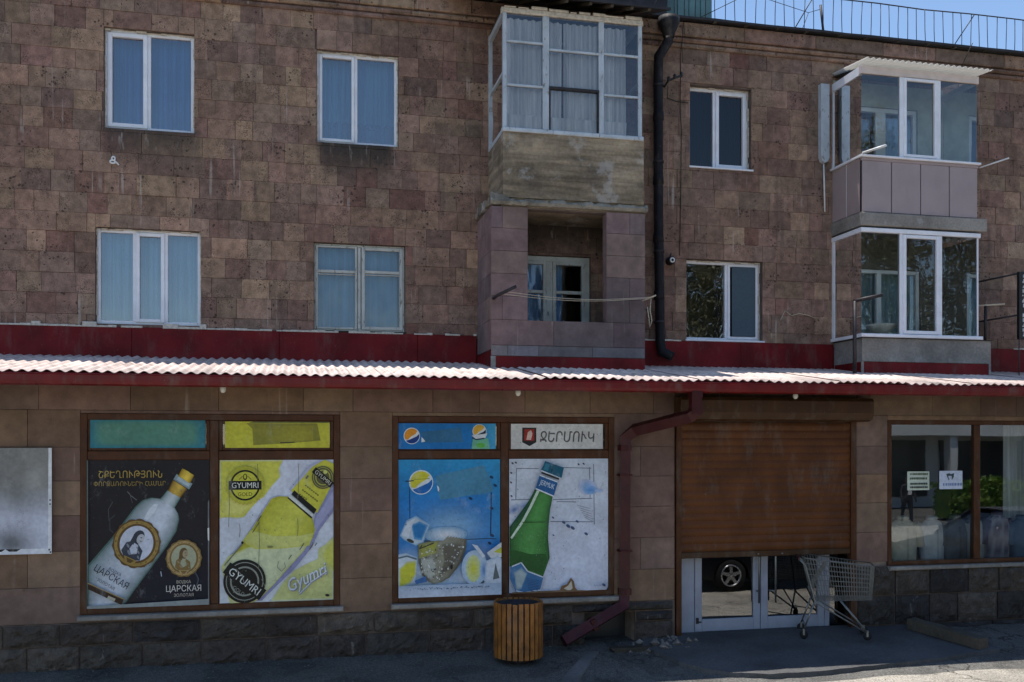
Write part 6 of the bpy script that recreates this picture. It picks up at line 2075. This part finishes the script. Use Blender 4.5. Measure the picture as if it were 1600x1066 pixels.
# person on the far pavement: one skinned body, clothes by height
def person(x, y, z):
    P_ = {'pel': (0, 0, .94, .13), 'ch': (0, .0, 1.28, .155), 'nk': (0, 0, 1.47, .058), 'hd': (0, .01, 1.60, .085), 'tp': (0, .01, 1.70, .07)}
    names = list(P_)
    vs = [P_[k][:3] for k in names]; rs = [P_[k][3] for k in names]
    es = [(0, 1), (1, 2), (2, 3), (3, 4)]
    def chain(root, pts):
        prev = root
        for (p_, r_) in pts:
            vs.append(p_); rs.append(r_); es.append((prev, len(vs) - 1)); prev = len(vs) - 1
    for s in (-1, 1):
        st = .12 * s
        chain(0, [((.10 * s, 0, .86), .095), ((.11 * s, .05 * s, .48), .062), ((.11 * s, st, .10), .045), ((.12 * s, st + .13, .04), .038)])
        chain(1, [((.17 * s, 0, 1.38), .06), ((.24 * s, -.02, 1.12), .047), ((.26 * s, .08, .88), .036), ((.26 * s, .12, .78), .034)])
    me = bpy.data.meshes.new('person')
    me.from_pydata([(a, b, q) for a, b, q in vs], es, [])
    ob = bpy.data.objects.new('person', me)
    COL.objects.link(ob)
    md = ob.modifiers.new('skin', 'SKIN')
    if not me.skin_vertices: me.skin_vertices.new()
    for i, r_ in enumerate(rs): me.skin_vertices[0].data[i].radius = (r_, r_ * (.75 if i < 2 else 1))
    me.skin_vertices[0].data[0].use_root = True
    sb_ = ob.modifiers.new('sub', 'SUBSURF'); sb_.levels = 2; sb_.render_levels = 2
    t = NT('clothes_by_height')
    g = t.n('TexCoord')
    zz = t.n('SeparateXYZ', i0=g.outputs['Object']).outputs[2]
    cc = t.mix(t.ramp(zz, .08, .1), c(30, 28, 28), c(34, 36, 44))
    cc = t.mix(t.ramp(zz, .93, .95), cc, c(46, 44, 50))
    cc = t.mix(t.ramp(zz, 1.46, 1.48), cc, c(198, 150, 124))
    me.materials.append(t.princ(cc, .8))
    ob.location = (x, y, z)
    tag(ob, 'person in dark jacket and trousers walking on the far pavement', 'person')
    part('hair', MB().lathe([(.0, 1.745), (.06, 1.735), (.094, 1.69), (.10, 1.63), (.096, 1.60), (.085, 1.60)], (0, -.008, 0), 'z', 16), 'black', ob)
    part('shirt', MB().box(-.06, .06, .115, .125, 1.05, 1.38), 'white', ob)
    return ob
person(20.4, -19.0, CZ)

# hedge
def leaves(n, fn, size, seed):
    rr = random.Random(seed)
    m = MB()
    v, f = [], []
    for i in range(n):
        p_ = Vector(fn(rr))
        a = Vector((rr.gauss(0, 1), rr.gauss(0, 1), rr.gauss(0, 1))).normalized()
        b = a.orthogonal().normalized()
        q = a.cross(b)
        s = size * rr.uniform(.6, 1.4)
        o = len(v)
        v += [p_ - b * s, p_ + q * s * .6, p_ + b * s, p_ - q * s * .6]
        f.append((o, o + 1, o + 2, o + 3))
    m.add(v, f)
    return m
for (hx0, hx1, lab) in ((22.6, 28.2, 'clipped green hedge on the far side of the street, nearer stretch'), (28.8, 35.0, 'clipped green hedge on the far side of the street, farther stretch')):
    hg = thing('hedge', lab, 'hedge', ((hx0 + hx1) / 2, -20.2, CZ), 'hedges across the street')
    def hf(rr, a=hx0, b=hx1):
        x_ = rr.uniform(a, b); t_ = rr.random()
        y_ = -20.2 + rr.choice([-.55, .55]) * (1 if t_ < .6 else rr.random()) + rr.gauss(0, .06)
        z_ = CZ + (rr.uniform(.05, 1.35) if t_ < .6 else 1.35) + rr.gauss(0, .05) + .12 * math.sin(x_ * 2.1)
        return (x_, y_, z_)
    part('foliage', leaves(3500, hf, .09, int(hx0)), 'hedge', hg)
    part('core', MB().box(hx0 + .1, hx1 - .1, -20.65, -19.75, CZ + .1, CZ + 1.15), 'hedge', hg)
    part('stem', MB().tube([(hx0 + 1, -20.2, CZ), (hx0 + 1, -20.2, CZ + 1.0)], .05, 6), 'bark', hg)
# pavilion opposite: white fascia over dark shopfronts
pv = thing('pavilion', 'low white building with dark shopfronts across the street', 'building', (26, -26, CZ))
part('wall', MB().box(19.0, 44, -32, -27.0, CZ, 5.0), 'stucco', pv)
part('roof', MB().box(18.6, 44.4, -32.4, -25.4, 2.9, 5.3), 'stucco', pv)
for i in range(6):
    x = 19.6 + i * 4.0
    part('shopfront', MB().box(x, x + 3.3, -26.99, -26.9, CZ + .5, 2.7), 'darkshop', pv)
    part('column', MB().box(x - .55, x - .2, -25.9, -25.5, CZ, 2.899), 'stucco', pv)
# poplars
def poplar(seed):
    root = local_thing('poplar_tree', 'tall poplar', 'tree', (0, 0, CZ), 0, 'poplars across the street')
    rr = random.Random(seed)
    tr = MB().tube([(0, 0, -.1), (.05, .02, 2.5), (.0, .06, 6), (.04, 0, 10), (0, 0, 13)], [.24, .19, .14, .08, .02], 8)
    for i in range(70):
        z_ = 1.2 + i * .15; a = rr.uniform(0, 6.28); k_ = rr.uniform(.5, 1.25)
        tr.tube([(0, 0, z_), (.55 * k_ * math.cos(a), .55 * k_ * math.sin(a), z_ + .8), (.95 * k_ * math.cos(a), .95 * k_ * math.sin(a), z_ + 3.4 * rr.uniform(.7, 1.2))], [.055, .04, .012], 5)
    part('trunk', tr, 'bark', root)
    cl_ = [(rr.uniform(0, 6.28), rr.uniform(1.6, 13.5), rr.uniform(.2, 1)) for _ in range(150)]
    def fn(r3):
        a, z_, k = r3.choice(cl_)
        R_ = 1.7 * math.sin(math.pi * min(1, max(.06, (z_ - 1.0) / 13.2))) ** .6 * (.4 + .6 * k)
        return (R_ * math.cos(a) + r3.gauss(0, .28), R_ * math.sin(a) + r3.gauss(0, .28), z_ + r3.gauss(0, .45))
    part('crown', leaves(7500, fn, .11, seed + 1), 'leaf', root)
    return root
pa, pb = poplar(3), poplar(8)
spots = [(13.2, -30.6), (15.6, -30.5), (17.9, -31), (20.2, -30.2), (22.6, -31.2), (25.2, -30.6), (28.0, -31), (30.4, -30.3), (33.0, -31.2), (36.0, -30.6), (39.0, -31), (42.0, -30.4)]
ordn = ['first', 'second', 'third', 'fourth', 'fifth', 'sixth', 'seventh', 'eighth', 'ninth', 'tenth', 'eleventh', 'twelfth']
for i, (x, y) in enumerate(spots):
    o = pa if i == 0 else pb if i == 1 else copy_tree((pa, pb)[i % 2])
    o.location = (x, y - 3.0, CZ)
    o.rotation_euler = (0, 0, i * 1.3)
    s = R.uniform(.85, 1.12)
    o.scale = (s, s, s * R.uniform(1.1, 1.3))
    o['label'] = 'tall slim poplar across the street, %s from the left in its row' % ordn[i]
for o in bpy.data.objects:
    if 'local' in o: del o['local']
